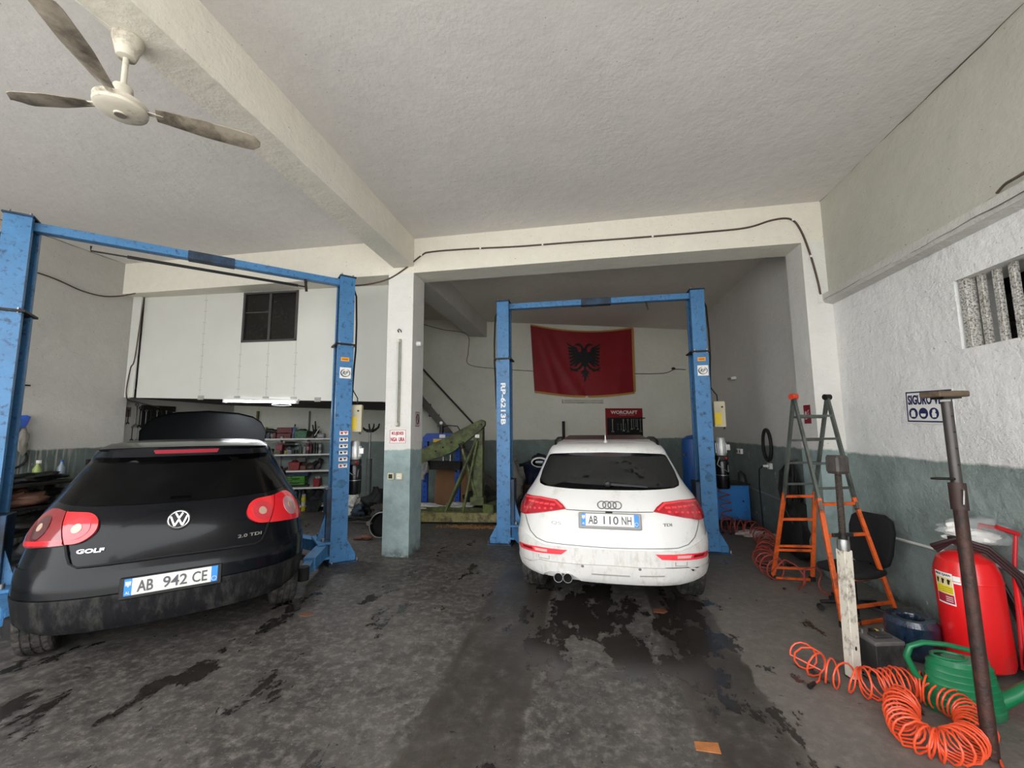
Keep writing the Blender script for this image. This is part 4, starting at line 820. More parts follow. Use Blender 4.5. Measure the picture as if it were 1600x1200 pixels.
def wrench_mb(L, q):
    mb = MB(); w = L*.05; mb.box(-w*.5, w*.5, -L*.38, L*.38, 0, .006, mtx=q, c=.001)
    mb.tube([q @ Vector((L*.055*math.cos(a), L*.43+L*.055*math.sin(a), .003)) for a in [2*math.pi*i/14 for i in range(14)]], L*.02, 5, closed=True)
    mb.prism([(-.10*L, -.48*L), (-.06*L, -.50*L), (-.04*L, -.44*L), (.04*L, -.44*L), (.06*L, -.50*L), (.10*L, -.48*L), (.09*L, -.40*L), (.03*L, -.36*L), (-.03*L, -.36*L), (-.09*L, -.40*L)], 0, .008, mtx=q); return mb
tb = thing('tool_board', 'red tool display board with white lettering on back wall below the flag', 'tool board', BW(.96, 1.82, 0)); o0 = BW(.96, 1.82, 0)
q = face_mtx(Vector((0, 0, 0)), TN)
RB = M('board_red', '#7c0f19', .45, 0, .06)
MB().box(-.49, .49, .10, .335, 0, .03, mtx=q, c=.003).build('header', RB, tb, smooth=0); MB().box(-.49, .49, -.36, .10, 0, .015, mtx=q).build('back_panel', BLACKP, tb, smooth=0); MB().box(-.50, -.475, -.36, .335, 0, .05, mtx=q).build('side_panel', RB, tb, smooth=0)
MB().box(-.47, .55, .075, .10, .01, .05, mtx=q, c=.003).build('hook_rail', DSTEEL, tb, smooth=0)
text('lettering', 'WORCRAFT', M('board_lettering', '#d9c9c9', .5, 0, 0), tb, q @ Matrix.Translation((-.01, .235, .032)), .72, .085, bold=.03)
text('lettering', 'POWER TOOLS', M('board_lettering2', '#c08a8c', .5, 0, 0), tb, q @ Matrix.Translation((.06, .165, .032)), .40, .03, bold=.0)
for i, (x, L) in enumerate(((-.33, .34), (-.19, .16), (-.10, .16), (-.04, .32), (.015, .16), (.08, .34), (.18, .28), (.24, .26), (.30, .2), (.34, .28), (.42, .34))):
    yy = .07-L*.5-(.12 if L < .2 else 0); qq = q.copy(); qq.translation = BW(.96, 1.82, 0)+q.to_3x3() @ Vector((x, yy, .03))
    o = wrench_mb(L, Matrix.Identity(4)).build('wrench', STEEL if i % 3 else CHROME); o.matrix_world = qq; tag(o, ORD[i]+' wrench from the left on the red tool board', 'wrench', 'wrenches on the red tool board')
# SIGURO safety sign
t, q = plate_sign('safety_sign', 'white safety sign with blue round pictograms on the right wall', face_mtx(Vector((2.866, 4.06, 1.815)), (-1, 0, .0)) @ Matrix.Rotation(R(-2), 4, 'Z'), .50, .29, PAPER, border=M('navy_print', '#1b2150', .5, 0, 0), bw_=.012)
NAVY = M('navy_print', '#1b2150')
text('lettering', 'SIGURO VE', NAVY, t, tm(q, -.035, .060, .006), .36, .085, bold=.03)
for k, x in enumerate((-.165, -.055, .055)):
    MB().lathe([(.048, .003), (.048, .006), (.001, .006)], 28, mtx=tm(q, x, -.058, 0)).build('pictogram_disc', NAVY, t)
    mb = MB()
    if k == 0: mb.box(-.022, .022, -.03, .012, .005, .008, mtx=tm(q, x, -.058, 0)); mb.box(-.014, .014, .012, .026, .005, .008, mtx=tm(q, x, -.058, 0))
    elif k == 1: mb.prism([(-.026, -.002), (.026, -.002), (.022, -.022), (.006, -.03), (0, -.02), (-.006, -.03), (-.022, -.022)], .005, .008, mtx=tm(q, x, -.058, 0))
    else: mb.prism([(-.01, .03), (.014, .034), (.02, .014), (.01, .008), (.026, -.006), (.02, -.032), (-.014, -.034), (-.02, .0), (-.012, .012)], .005, .008, mtx=tm(q, x, -.058, 0))
    mb.build('pictogram', PAPER, t, smooth=0)
t, q = plate_sign('extinguisher_sign', 'small red fire extinguisher sign on the side of right pilaster', face_mtx(Vector((2.593, 5.44, 1.80)), (-1, 0, 0)), .15, .22, M('sign_red', '#7c1b2a', .5))
mb = MB(); mb.lathe([(.001, 0), (.022, 0), (.022, .08), (.012, .095), (.001, .1)], 12, mtx=tm(q, -.03, -.06, .004) @ Matrix.Rotation(R(-90), 4, 'X') @ Matrix.Scale(.15, 4, (0, 1, 0))); mb.build('pictogram', M('sign_pink', '#c9a7a9', .5, 0, 0), t)
mb = MB()
for k in range(3): mb.bar(q @ Vector((.01, -.05+.035*k, .006)), q @ Vector((.045, -.02+.035*k, .006)), .01, .002)
mb.build('stripe', M('sign_pink', '#c9a7a9'), t, smooth=0)['kind'] = 'stuff'

# ================================================================ engine crane, press, stair, transmission jack
cr = thing('engine_crane', 'olive green engine crane with raised boom in front of the blue press', 'engine crane', (-1.9, 7.35, 0))
def cb(name, p0, p1, w, h, mat=GREENC, **k): return MB().bar(Vector(p0)-Vector((-1.9, 7.35, 0)), Vector(p1)-Vector((-1.9, 7.35, 0)), w, h, **k).build(name, mat, cr, smooth=0, bevel=.005)
cb('base_leg', (-3.7, 7.18, .10), (-1.25, 7.28, .13), .13, .16, M('weathered_olive', '#7f7a4e', .6, 0, .2, 5, dirt='#4b4129', damt=.45, dscale=8)); cb('base_leg', (-3.6, 7.75, .12), (-1.6, 7.75, .12), .10, .13); cb('crossbeam', (-1.72, 7.22, .26), (-1.50, 7.85, .26), .22, .17)
cb('mast', (-1.94, 7.42, .30), (-1.93, 7.42, 1.72), .17, .15); cb('mast_foot', (-2.07, 7.40, .38), (-1.82, 7.40, .38), .19, .14)
bm_ = MB(); bm_.prism([(-1.80, 1.80), (-1.87, 1.83), (-2.32, 1.62), (-3.25, 1.17), (-3.25, .97), (-2.62, 1.16), (-2.40, 1.24), (-1.88, 1.63), (-1.80, 1.72)], 7.30, 7.42, axis='y'); bo = bm_.build('boom', GREENC, cr, smooth=0, bevel=.01); bo.location = (1.9, -7.35, 0)
for x, z in ((-2.72, 1.26), (-2.58, 1.33), (-2.42, 1.42), (-2.2, 1.42), (-1.86, 1.74)): MB().cyl((x+1.9, -.062, z), (x+1.9, -.04, z), .018, n=12).build('bolt_hole', DSTEEL, cr)
MB().cyl((-2.24+1.9, -.02, 1.36), (-2.1+1.9, 0, .80), .030, n=14).build('ram_rod', M('olive_ram', '#6e6a48', .4, .3, .1), cr); MB().cyl((-2.20+1.9, -.02, 1.22), (-1.97+1.9, .02, .44), .038, n=16).build('ram_cylinder', GREENC, cr); MB().cyl((-2.26+1.9, -.02, 1.40), (-2.22+1.9, -.02, 1.30), .045, n=14).build('ram_eye', DSTEEL, cr)
for a, b in (((-1.95, 7.33, 1.50), (-2.52, 7.22, .16)), ((-1.93, 7.28, 1.45), (-2.16, 7.16, .20)), ((-1.96, 7.5, 1.45), (-2.6, 7.7, .2))): MB().tube([Vector(a)-Vector((-1.9, 7.35, 0)), Vector(b)-Vector((-1.9, 7.35, 0))], .026, 12).build('brace', GREENC, cr)
MB().box(-.08, .0, -.01, .0, 1.50, 1.56, mtx=Matrix.Translation((-.0, .065-.09+.0, 0))).build('label_plate', PAPER, cr, smooth=0)
ps = thing('shop_press', 'blue hydraulic shop press with yellow label behind the green crane', 'press', (-2.86, 8.05, 0))
for x in (-.35, .33):
    u = MB().box(x-.05, x+.05, -.045, .045, 0, 1.50, c=.004).build('upright', PRESSB, ps, smooth=0)
    for k in range(14): MB().cyl((x, -.05, .12+.1*k), (x, -.044, .12+.1*k), .014, n=10).build('hole', INK, u)
    MB().box(x-.06, x+.06, -.25, .25, 0, .05, c=.004).build('foot', PRESSB, ps, smooth=0)
mb = MB().prism([(-.40, 1.42), (.38, 1.42), (.38, 1.50), (.30, 1.58), (-.32, 1.58), (-.40, 1.50)], -.06, .06, axis='y'); mb.build('head_beam', PRESSB, ps, smooth=0)
MB().box(-.17, .14, -.07, -.06, 1.405, 1.47).build('warning_label', YEL, ps, smooth=0); MB().box(-.04, .08, -.072, -.06, 1.49, 1.555).build('label_plate', PAPER, ps, smooth=0)
MB().box(-.42, .40, -.08, .08, .86, 1.03, c=.006).build('press_bed', DSTEEL, ps, smooth=0); MB().box(-.40, .38, -.05, .05, .03, .09, c=.004).build('cross_bar', PRESSB, ps, smooth=0)
MB().cyl((-.02, 0, 1.5), (-.02, 0, 1.74), .045, n=16).build('cylinder', BLACKP, ps); MB().lathe([(.001, 0), (.03, 0), (.03, .02), (.001, .02)], 18, mtx=Matrix.Translation((-.03, 0, 1.79)) @ Matrix.Rotation(R(90), 4, 'X')).build('gauge', PAPER, ps)
MB().tube([(0, -.03, 1.70), (.15, -.05, 1.735), (.33, -.05, 1.72), (.40, -.04, 1.60), (.40, -.03, 1.45)], .010, 8).build('hose', BLACKR, ps)
for x in (.02, .17): MB().cyl((x, 0, 1.03), (x, 0, 1.15), .035, n=14).build('press_block', STEEL, ps)
for x in (-.35, .33): MB().box(x-.03, x+.03, -.10, -.04, .82, .87, c=.008).build('bed_pin', CHROME, ps)
st = thing('staircase', 'dark steel stair with handrail climbing the back wall behind the pillar', 'staircase', (0, 0, 0))
def s1(d): return [BW(-2.3, .45, d), BW(-3.15, 1.42, d), BW(-3.72, 2.28, d), BW(-4.2, 2.9, d)]
GST = M('stair_grey_steel', '#4d4a45', .6, .4, .2)
for d in (.10, .75):
    P = s1(d)
    for a, b in zip(P, P[1:]): pass
    MB().bar(BW(-1.95, .02, d), BW(-3.95, 2.62, d), .05, .14).build('stringer', GST, st, smooth=0)
for k in range(11):
    x = -2.05-.175*k; z = .13+.2275*k*1.0; mb = MB(); P = [BW(x-.11, z, .10), BW(x+.11, z, .10), BW(x+.11, z, .75), BW(x-.11, z, .75)]
    mb.add(P+[p+Vector((0, 0, .03)) for p in P], [(0, 1, 2, 3), (7, 6, 5, 4), (0, 4, 5, 1), (1, 5, 6, 2), (2, 6, 7, 3), (3, 7, 4, 0)]); mb.build('tread', GST, st, smooth=0)
MB().tube([BW(-2.45, 1.60, .12), BW(-2.6, 1.77, .12), BW(-3.69, 3.03, .12), BW(-4.0, 3.4, .12)], .022, 8).build('handrail', DSTEEL, st)
for x, z in ((-2.5, .70), (-3.85, 2.5)): MB().tube([BW(x, z, .12), BW(x, z+.95 if x > -3 else z+.75, .12)], .016, 6).build('post', DSTEEL, st)
tj = thing('transmission_jack', 'grey upright transmission jack with forked head beside the pillar', 'jack', (-4.42, 8.0, 0)); GJ = M('jack_grey', '#5e6260', .5, .3, .2)
MB().lathe([(.001, .0), (.05, .0), (.05, .30), (.08, .31), (.08, .34), (.055, .36), (.055, 1.05), (.06, 1.07), (.001, 1.07)], 18).build('cylinder', GJ, tj); MB().cyl((0, 0, 1.05), (0, 0, 1.62), .022, n=12).build('rod', STEEL, tj)
mb = MB(); mb.box(-.07, .07, -.04, .04, 1.61, 1.67, c=.008)
for sx in (-1, 1):
    mb.tube([(sx*.03, 0, 1.64), (sx*.11, 0, 1.66), (sx*.18, 0, 1.71), (sx*.205, 0, 1.79)], [.03, .026, .022, .014], 8); mb.tube([(sx*.02, .03, 1.65), (sx*.05, .05, 1.72), (sx*.055, .05, 1.79)], [.02, .018, .012], 8)
mb.build('fork_head', DSTEEL, tj)
for k in range(4):
    a = R(35+90*k); l = MB().bar((0, 0, .08), (.42*math.cos(a), .42*math.sin(a), .06), .06, .05).build('leg', DSTEEL, tj, smooth=0, bevel=.003); MB().cyl((.42*math.cos(a)-.02, .42*math.sin(a), .035), (.42*math.cos(a)+.02, .42*math.sin(a), .035), .035, n=16).build('caster', BLACKR, l)

# ================================================================ air tank and cabinet at right back
tk = thing('air_tank', 'tall blue compressed air tank behind the white car', 'air tank', (2.02, 8.45, 0)); TB = M('tank_blue', '#1f4f94', .45, 0, .12, 6)
MB().lathe([(.001, .10), (.12, .12), (.20, .18), (.215, .26), (.215, 1.36), (.20, 1.44), (.12, 1.50), (.001, 1.52)], 32).build('tank', TB, tk)
for k in range(3): a = R(120*k+20); MB().bar((.16*math.cos(a), .16*math.sin(a), .2), (.2*math.cos(a), .2*math.sin(a), 0), .05, .02).build('leg', TB, tk)
MB().cyl((-.18, -.14, 1.15), (-.22, -.18, 1.15), .02, n=10).build('valve', STEEL, tk); MB().lathe([(.216, .74), (.219, .75), (.216, .76)], 32).build('weld_seam', TB, tk)
cbn = thing('tool_cabinet', 'low blue steel cabinet with dark top against the rear bay wall', 'cabinet', (2.32, 7.85, 0)); CB_ = M('cabinet_blue', '#2a72b8', .45, 0, .1, 6, dirt='#2a4c6c', damt=.25)
MB().box(-.42, .36, -.17, .34, .10, .68, c=.008).build('body', CB_, cbn, smooth=0); MB().box(-.44, .38, -.19, .36, .68, .705, c=.006).build('top', DSTEEL, cbn, smooth=0); MB().box(-.40, .34, -.15, .32, 0, .10).build('plinth', BLACKP, cbn, smooth=0)
MB().box(-.38, .32, -.178, -.168, .14, .64, c=.003).build('door', CB_, cbn, smooth=0); MB().cyl((.25, -.18, .42), (.25, -.20, .42), .012, n=10).build('door_knob', BLACKP, cbn)
t = thing('grease_bottle', 'dark pump handle standing on the blue cabinet by the wall', 'tool', (2.62, 7.86, .705)); MB().tube([(-.03, 0, 0), (-.03, 0, .16), (0, 0, .19), (.06, 0, .13), (.09, 0, 0)], .018, 8).build('handle', BLACKR, t)
# ring of hose and sockets on the rear bay wall
t = tag(MB().tube([(2.745, 7.02+.14*math.cos(a), 1.38+.235*math.sin(a)) for a in [2*math.pi*i/40 for i in range(40)]], .024, 8, closed=True).build('drive_belt', BLACKR), 'black rubber belt ring hanging on the rear bay wall above a socket', 'belt')
def wall_sock(label, y, z, n=2):
    t = thing('wall_socket', label, 'socket', (2.765, y, z))
    for k in range(n): MB().box(-.03, .015, -.05+.11*k, .045+.11*k, -.045, .045, c=.006).build('housing', WHITEP, t); MB().cyl((-.03, -.0+.11*k, 0), (-.034, 0+.11*k, 0), .028, n=16).build('socket_ring', GREYP, t)
    return t
wall_sock('white double socket on the rear bay wall behind the blue cabinet', 8.18, 1.22); t = wall_sock('white socket with plug and black lead on the rear bay wall', 7.0, 1.06, 1)
MB().tube([(-.06, 0, 0), (-.10, .02, 0), (-.13, .08, -.05), (-.13, .12, -.3), (-.12, .12, -.9), (-.16, .0, -1.05), (-.2, -.3, -1.045)], .009, 8).build('lead', BLACKR, t); MB().cyl((-.03, 0, 0), (-.10, .01, .0), .022, .015, n=12).build('plug', WHITEP, t)
t = thing('lamp_holder', 'small white lamp holder sticking out of the rear bay wall', 'lamp holder', (2.77, 8.24, 2.57)); MB().cyl((0, 0, 0), (-.09, -.02, -.01), .032, .026, n=14).build('holder', WHITEP, t); MB().cyl((-.09, -.02, -.01), (-.14, -.03, -.02), .018, n=12).build('holder_base', GREYP, t)
t = thing('wire_hook', 'small dark hook with black knot near right end of back wall', 'hook', BW(2.28, 3.19, .03)); MB().blob((0, 0, 0), .05, .03, .035, 10, 7, .3, 3).build('knot', INK, t)
# ================================================================ right foreground
# ---- four part folding ladder
LG = M('ladder_grey_green', '#5b605a', .5, .3, .15, 10, dirt='#3c3f3b', damt=.4); LO = M('ladder_orange', '#cf5a22', .45, 0, .12, 10, dirt='#7c3a1d', damt=.35, dscale=8)
ld = thing('stepladder', 'tall folding ladder with grey upper and orange lower sections by pilaster', 'ladder', (2.28, 4.66, 0)); O = Vector((2.28, 4.66, 0))
top = [Vector((2.07, 4.58, 1.955))-O, Vector((2.46, 4.75, 1.955))-O]
def half(kneeL, kneeR, footL, footR, flare):
    rails = []
    for tp, kn, ft in ((top[0], kneeL, footL), (top[1], kneeR, footR)):
        kn, ft = Vector(kn)-O, Vector(ft)-O
        MB().bar(tp, kn+(kn-tp)*.06, .036, .024, up=(ft-tp).cross(Vector((0, 0, 1)))).build('upper_rail', LG, ld, smooth=0, bevel=.002)
        mid = kn+(ft-kn)*.62
        MB().bar(kn-(ft-kn)*.04, mid, .036, .028).build('lower_rail', LO, ld, smooth=0, bevel=.003); MB().bar(mid, ft+Vector((0, 0, .01)), .036, .028).build('lower_rail', LO, ld, smooth=0, bevel=.003); MB().box(ft.x-.025, ft.x+.025, ft.y-.025, ft.y+.025, 0, .05, c=.005).build('rubber_foot', BLACKR, ld); rails.append((tp, kn, mid, ft))
    (t0, k0, m0, f0), (t1, k1, m1, f1) = rails
    for u in (.20, .43, .66, .88): MB().bar(t0+(k0-t0)*u, t1+(k1-t1)*u, .022, .022).build('rung', LG, ld, smooth=0, bevel=.002)
    for u in (0.02, .45): MB().bar(k0+(m0-k0)*u, k1+(m1-k1)*u, .026, .026).build('rung', LO, ld, smooth=0, bevel=.002)
    MB().bar(m0-(m0-k0)*.04, m1-(m1-k1)*.04, .024, .024).build('rung', LO, ld, smooth=0, bevel=.002); MB().bar(m0+(f0-m0)*.06, m1+(f1-m1)*.06, .024, .024).build('rung', LO, ld, smooth=0, bevel=.002)
    for u in (.62, .95): MB().bar(m0+(f0-m0)*u, m1+(f1-m1)*u, .024, .024).build('rung', LO, ld, smooth=0, bevel=.002)
half((2.06, 4.93, .93), (2.38, 4.99, .93), (1.97, 5.14, 0), (2.36, 5.14, 0), 0)
half((2.03, 4.18, .98), (2.36, 4.27, .98), (2.05, 4.02, 0), (2.60, 4.26, 0), 0)
for tp, c in ((top[0], M('hinge_red', '#b8371c', .5)), (top[1], DSTEEL)):
    MB().cyl(tp-Vector((.03, .01, 0)), tp+Vector((.03, .01, 0)), .030, n=18).build('hinge', c, ld)
# ---- office chair
ch = thing('office_chair', 'black swivel office chair with worn base behind the orange ladder', 'chair', (2.32, 4.34, 0), R(-64)); ch.scale = (.88, .88, .84); FAB = M('black_chair_fabric', '#0e0e10', .9, 0, .25, 40, .2, 200)
mb = MB(); mb.prism([(-.22, -.20), (-.16, -.24), (.16, -.24), (.22, -.20), (.24, 0), (.20, .20), (.12, .24), (-.12, .24), (-.20, .20), (-.24, 0)], .42, .49); mb.build('seat', FAB, ch, bevel=.03)
bp_ = []; q = Matrix.Translation((0, .27, .50)) @ Matrix.Rotation(R(-10), 4, 'X')
mb = MB(); mb.prism([(-.17, .0), (-.20, .12), (-.215, .35), (-.19, .47), (-.12, .52), (.12, .52), (.19, .47), (.215, .35), (.20, .12), (.17, .0), (.10, -.05), (-.10, -.05)], -.03, .03, axis='y', mtx=q); mb.build('backrest', FAB, ch, bevel=.02)
MB().bar((0, .15, .41), (0, .29, .55), .06, .02).build('back_bracket', BLACKP, ch); MB().cyl((0, 0, .12), (0, 0, .43), .028, n=14).build('gas_lift', BLACKP, ch); MB().bar((-.1, 0, .40), (.14, .02, .40), .12, .04).build('mechanism', DSTEEL, ch)
for k in range(5):
    a = R(72*k+20); e = Vector((.30*math.cos(a), .30*math.sin(a), .085)); l = MB().bar((0, 0, .12), e, .055, .045, w1=.035, h1=.03).build('leg', BLACKP, ch, bevel=.006); n_ = Vector((-math.sin(a), math.cos(a), 0)); MB().cyl(e+Vector((0, 0, -.055))-n_*.022, e+Vector((0, 0, -.055))+n_*.022, .03, n=16).build('caster', BLACKR, l)
# ---- white jack stand with threaded screw and dark head
js = thing('screw_prop', 'white square post with threaded screw and dark square head by the hose', 'prop', (1.70, 3.27, 0)); js.rotation_euler = (R(0), R(1.0), R(20)); js.scale = (.62, .62, .985)
MB().box(-.052, .052, -.052, .052, .0, .83, c=.004).build('tube_post', M('chipped_white_paint', '#c9c2b4', .6, 0, .08, 6, .2, 40, dirt='#5d5144', damt=.28, dscale=9), js, smooth=0); MB().box(-.053, .053, -.053, .053, .0, .008).build('foot', DSTEEL, js, smooth=0)
MB().cyl((0, -.053, .20), (0, -.05, .20), .014, n=12).build('pin_hole', INK, js)
MB().lathe([(.05, .82), (.058, .83), (.058, .885), (.05, .90), (.02, .90)], 24).build('collar', STEEL, js)
MB().box(-.13, .13, -.016, .016, .915, .94, c=.004).build('nut_handle', DSTEEL, js); MB().lathe([(.045, .89), (.045, .93), (.03, .95)], 12).build('nut', DSTEEL, js)
mb = MB(); pr = []; z = .93
while z < 1.36: pr += [(.030, z), (.035, z+.004), (.030, z+.008)]; z += .010
mb.lathe(pr, 20); mb.build('screw', M('rusty_steel', '#4b423c', .55, .5, .3, 20), js)
MB().box(-.085, .085, -.08, .08, 1.345, 1.475, c=.02).build('head', M('scuffed_iron', '#4a4542', .6, .4, .3, 14, .3, 50), js)
# ---- tall rusty telescopic prop
rp = thing('telescopic_prop', 'tall rusty brown telescopic prop with wooden top leaning at far right', 'prop', (1.95, 2.63, 0))
a0, a1 = Vector((0, 0, 0)), Vector((.11, .16, 1.815)); ax = (a1-a0).normalized(); at = lambda t_: a0+(a1-a0)*t_
MB().cyl(at(0), at(.66), .031, .029, n=24).build('outer_tube', RUST, rp); MB().cyl(at(.64), at(.985), .0245, n=22).build('inner_tube', M('prop_grey_steel', '#4a4644', .45, .6, .2, 8), rp)
MB().cyl(at(.655), at(.735), .037, n=24).build('collar', M('prop_collar', '#3d2f2b', .55, .4, .2), rp)
nv = (Vector((-.15, -1, 0))).normalized(); sdv = ax.cross(nv).normalized()
for k in range(4): c = at(.79+.05*k); MB().cyl(c+nv*.02+sdv*.006, c+nv*.0265+sdv*.006, .0055, n=10).build('pin_hole', INK, rp)
c = at(.745); MB().tube([c+Vector((-.062, 0, .004))+Vector((.055*math.cos(t_), .024*math.sin(t_), 0)) for t_ in [2*math.pi*i/24 for i in range(24)]], .006, 6, closed=True).build('pin_ring', DSTEEL, rp)
MB().tube([at(.72)+nv*.035, at(.715)+nv*.052, at(.675)+nv*.052+sdv*-.008, at(.67)+nv*.035], .0045, 6).build('pin_handle', STEEL, rp)
MB().box(-.10, .082, -.06, .06, 0, .034, mtx=Matrix.Translation(a1) @ Matrix.Rotation(R(12), 4, 'Z'), c=.006).build('top_board', M('old_wood', '#57493a', .8, 0, .3, 6, .4, 40, stretch=(1, 6, 6)), rp)
MB().box(-.045, .045, -.045, .045, -.01, .004, mtx=Matrix.Translation(a1)).build('top_plate', DSTEEL, rp, smooth=0)
# ---- wheeled fire extinguisher
fe = thing('fire_extinguisher', 'large red wheeled fire extinguisher with coiled hose against right wall', 'fire extinguisher', (2.60, 3.50, 0)); fe.scale = (.80, .80, 1.0); FR_ = M('extinguisher_red', '#d8181c', .32, 0, .05, 4, coat=.4, dirt='#b3322e', damt=.2)
fe.rotation_euler = (0, R(-2), 0)
MB().lathe([(.001, .03), (.15, .03), (.20, .06), (.212, .10), (.212, .60), (.205, .66), (.175, .73), (.10, .775), (.001, .78)], 44).build('cylinder', FR_, fe)
MB().lathe([(.213, .60), (.215, .605), (.213, .61)], 44).build('weld_seam', FR_, fe); MB().cyl((0, 0, .77), (0, 0, .84), .035, n=16).build('neck', STEEL, fe); MB().cyl((0, 0, .83), (0, 0, .87), .05, n=20).build('valve', M('valve_dark_red', '#7d2423', .4), fe); MB().bar((-.09, 0, .87), (.06, 0, .88), .03, .02).build('valve_lever', DSTEEL, fe)
HR = M('handle_red', '#b01d24', .4)
for y in (-.16, .16): MB().tube([(.17, y, .08), (.20, y, .4), (.22, y, .66), (.28, y, .93)], .014, 10).build('frame_tube', HR, fe)
MB().tube([(.12, -.20, .98), (.28, -.18, .93), (.30, .0, .93), (.28, .16, .93)], .014, 10).build('push_handle', HR, fe)
MB().tube([(.20, -.16, .05), (.22, -.17, .70)], .016, 10).build('frame_tube', FR_, fe)
for y in (-.23, .20): MB().lathe([(.001, -.02), (.04, -.025), (.05, -.012), (.10, -.022), (.13, -.022), (.135, 0), (.13, .022), (.10, .022), (.05, .012), (.04, .025), (.001, .02)], 30, mtx=Matrix.Translation((.27, y, .135)) @ Matrix.Rotation(R(90), 4, 'X')).build('wheel', BLACKR, fe)
HO = M('maroon_hose', '#2c1a1c', .4, 0, .2)
for k in range(3):
    d = .018*k; MB().tube([(-.13-d, .10, .76+d), (-.06, .02-d*2, .84+d), (.08, -.12-d, .80+d), (.20+d, -.20-d, .66), (.25+d*1.5, -.22-d, .48-d*4), (.28+d, -.16, .36-d*4), (.31, -.02, .42-d*3), (.30, .10, .62)], .015, 10).build('hose', HO, fe)
def cylpatch(u, v, off=0): a = R(-168)+u/.212; return ((.212+off)*math.cos(a), (.212+off)*math.sin(a), v)
lb = drape('label_plate', fe, PAPER, [(-.075, .44), (.065, .44), (.065, .65), (-.075, .65)], cylpatch, .002, .003, .02, 1); 
drape('label_band', lb, M('label_yellow', '#d9c52c', .5), [(-.07, .512), (.06, .512), (.06, .565), (-.07, .565)], cylpatch, .003, .001, .02, 1); drape('label_band', lb, M('label_maroon', '#a02a3c', .5), [(-.07, .450), (.06, .450), (.06, .508), (-.07, .508)], cylpatch, .003, .001, .02, 1); drape('label_band', lb, M('label_cream', '#d8c48f', .5), [(-.07, .568), (.06, .568), (.06, .618), (-.07, .618)], cylpatch, .003, .001, .02, 1)
drape('label_plate', fe, PAPER, [(.068, .59), (.115, .59), (.115, .64), (.068, .64)], cylpatch, .002, .002, .02, 1)
tx = text('lettering', 'FIKES ZJARRI', INK, None, Matrix.Identity(4), .120, .018, bold=.02, depth=.001)
for v in tx.data.vertices: v.co = Vector(cylpatch(v.co.x-.005, .633+v.co.y, .0035+v.co.z))
tx.parent = lb
for k in range(3):
    x = -.05+.043*k; drape('pictogram', lb, INK, [(x-.008, .575), (x+.004, .573), (x+.008, .588), (x+.014, .604), (x+.006, .607), (x, .596), (x-.004, .61), (x-.010, .603)], cylpatch, .0035, .001, .02, 1)
for k in range(3): drape('stripe', lb, M('label_print', '#8a7d20', .5), [(-.02, .522+.013*k), (.055, .522+.013*k), (.055, .526+.013*k), (-.02, .526+.013*k)], cylpatch, .0035, .001, .02, 1); drape('stripe', lb, PAPER, [(.0, .462+.013*k), (.05, .462+.013*k), (.05, .466+.013*k), (.0, .466+.013*k)], cylpatch, .0035, .001, .02, 1)
# bag of cloths and cups lying on top of the extinguisher
bgg = thing('plastic_bag', 'clear plastic bag with white cloths and paper cups on the extinguisher', 'bag', (2.66, 3.55, .84)); bgg.scale = (.8, .8, .8)
def rag(name, c, rx, ry, rz, mat, seed, parent, n=26, m=16, amp=.25):
    mb = MB(); rnd = Vector((seed*3.1, seed*1.7, 0)); vs = []; fs = []
    for i in range(m+1):
        ph = math.pi*i/m
        for j in range(n):
            t_ = 2*math.pi*j/n; d = Vector((math.sin(ph)*math.cos(t_), math.sin(ph)*math.sin(t_), -math.cos(ph))); k = 1+amp*(noise.noise(d*1.8+rnd)+.6*abs(noise.noise(d*4+rnd)))
            vs.append((c[0]+rx*k*d.x, c[1]+ry*k*d.y, c[2]+rz*k*d.z))
    for i in range(m):
        for j in range(n): fs.append((i*n+j, i*n+(j+1) % n, i*n+n+(j+1) % n, i*n+n+j))
    return mb.add(vs, fs).build(name, mat, parent, smooth=60)
CLO = M('white_cloth', '#d8d5ce', .8, 0, .08, 10); 
rag('cloth', (.02, 0, .03), .17, .09, .06, CLO, 1, bgg, amp=.6); rag('cloth', (-.10, -.02, .10), .08, .06, .05, CLO, 2, bgg, amp=.6)
mb = MB()
for k in range(7): mb.lathe([(.040-.001*k, .0), (.048-.001*k, .012), (.046-.001*k, .012), (.040-.001*k, .004)], 20, mtx=Matrix.Translation((-.045-.004*k, .0, .06+.012*k)) @ Matrix.Rotation(R(-12), 4, 'Y'))
mb.build('paper_cup', M('yellow_paper', '#d3a54b', .6, 0, .05), bgg)['kind'] = 'stuff'
rag('film', (.03, 0, .08), .22, .13, .115, M('clear_film', '#e8ecee', .12, 0, 0, trans=.0, alpha=.22, coat=1), 4, bgg, amp=.5)
# ---- watering can
wc = thing('watering_can', 'green plastic watering can on the floor before the red extinguisher', 'watering can', (2.13, 3.02, 0), R(-3)); wc.scale = (1.05, 1.0, .82); GP = M('green_plastic', '#0f6b42', .35, 0, .08, 5, coat=.2, dirt='#3c6a52', damt=.2)
pr = []; 
for k in range(7): z = .02+.043*k; r = .185-.006*k; pr += [(r, z), (r, z+.036), (r-.005, z+.0395)]
MB().lathe([(.001, 0), (.175, 0), (.185, .02)]+pr+[(.142, .318), (.12, .345)], 40, sy=.62).build('body', GP, wc)
mb = MB().lathe([(.12, .0), (.118, .004), (.07, .012)], 40, sy=.62, mtx=Matrix.Translation((0, 0, .343))); mb.build('top', M('green_plastic_pale', '#4f7f66', .5, 0, .1), wc)  # top in a paler green than the body
mb = MB(); mb.tube([(-.045+.075*math.cos(a), .05*math.sin(a), .358) for a in [2*math.pi*i/28 for i in range(28)]], .010, 8, closed=True); o = mb.build('filling_ring', GP, wc); MB().lathe([(.001, .0), (.065, 0), (.07, .002)], 28, sy=.68, mtx=Matrix.Translation((-.045, 0, .352))).build('opening', INK, o)
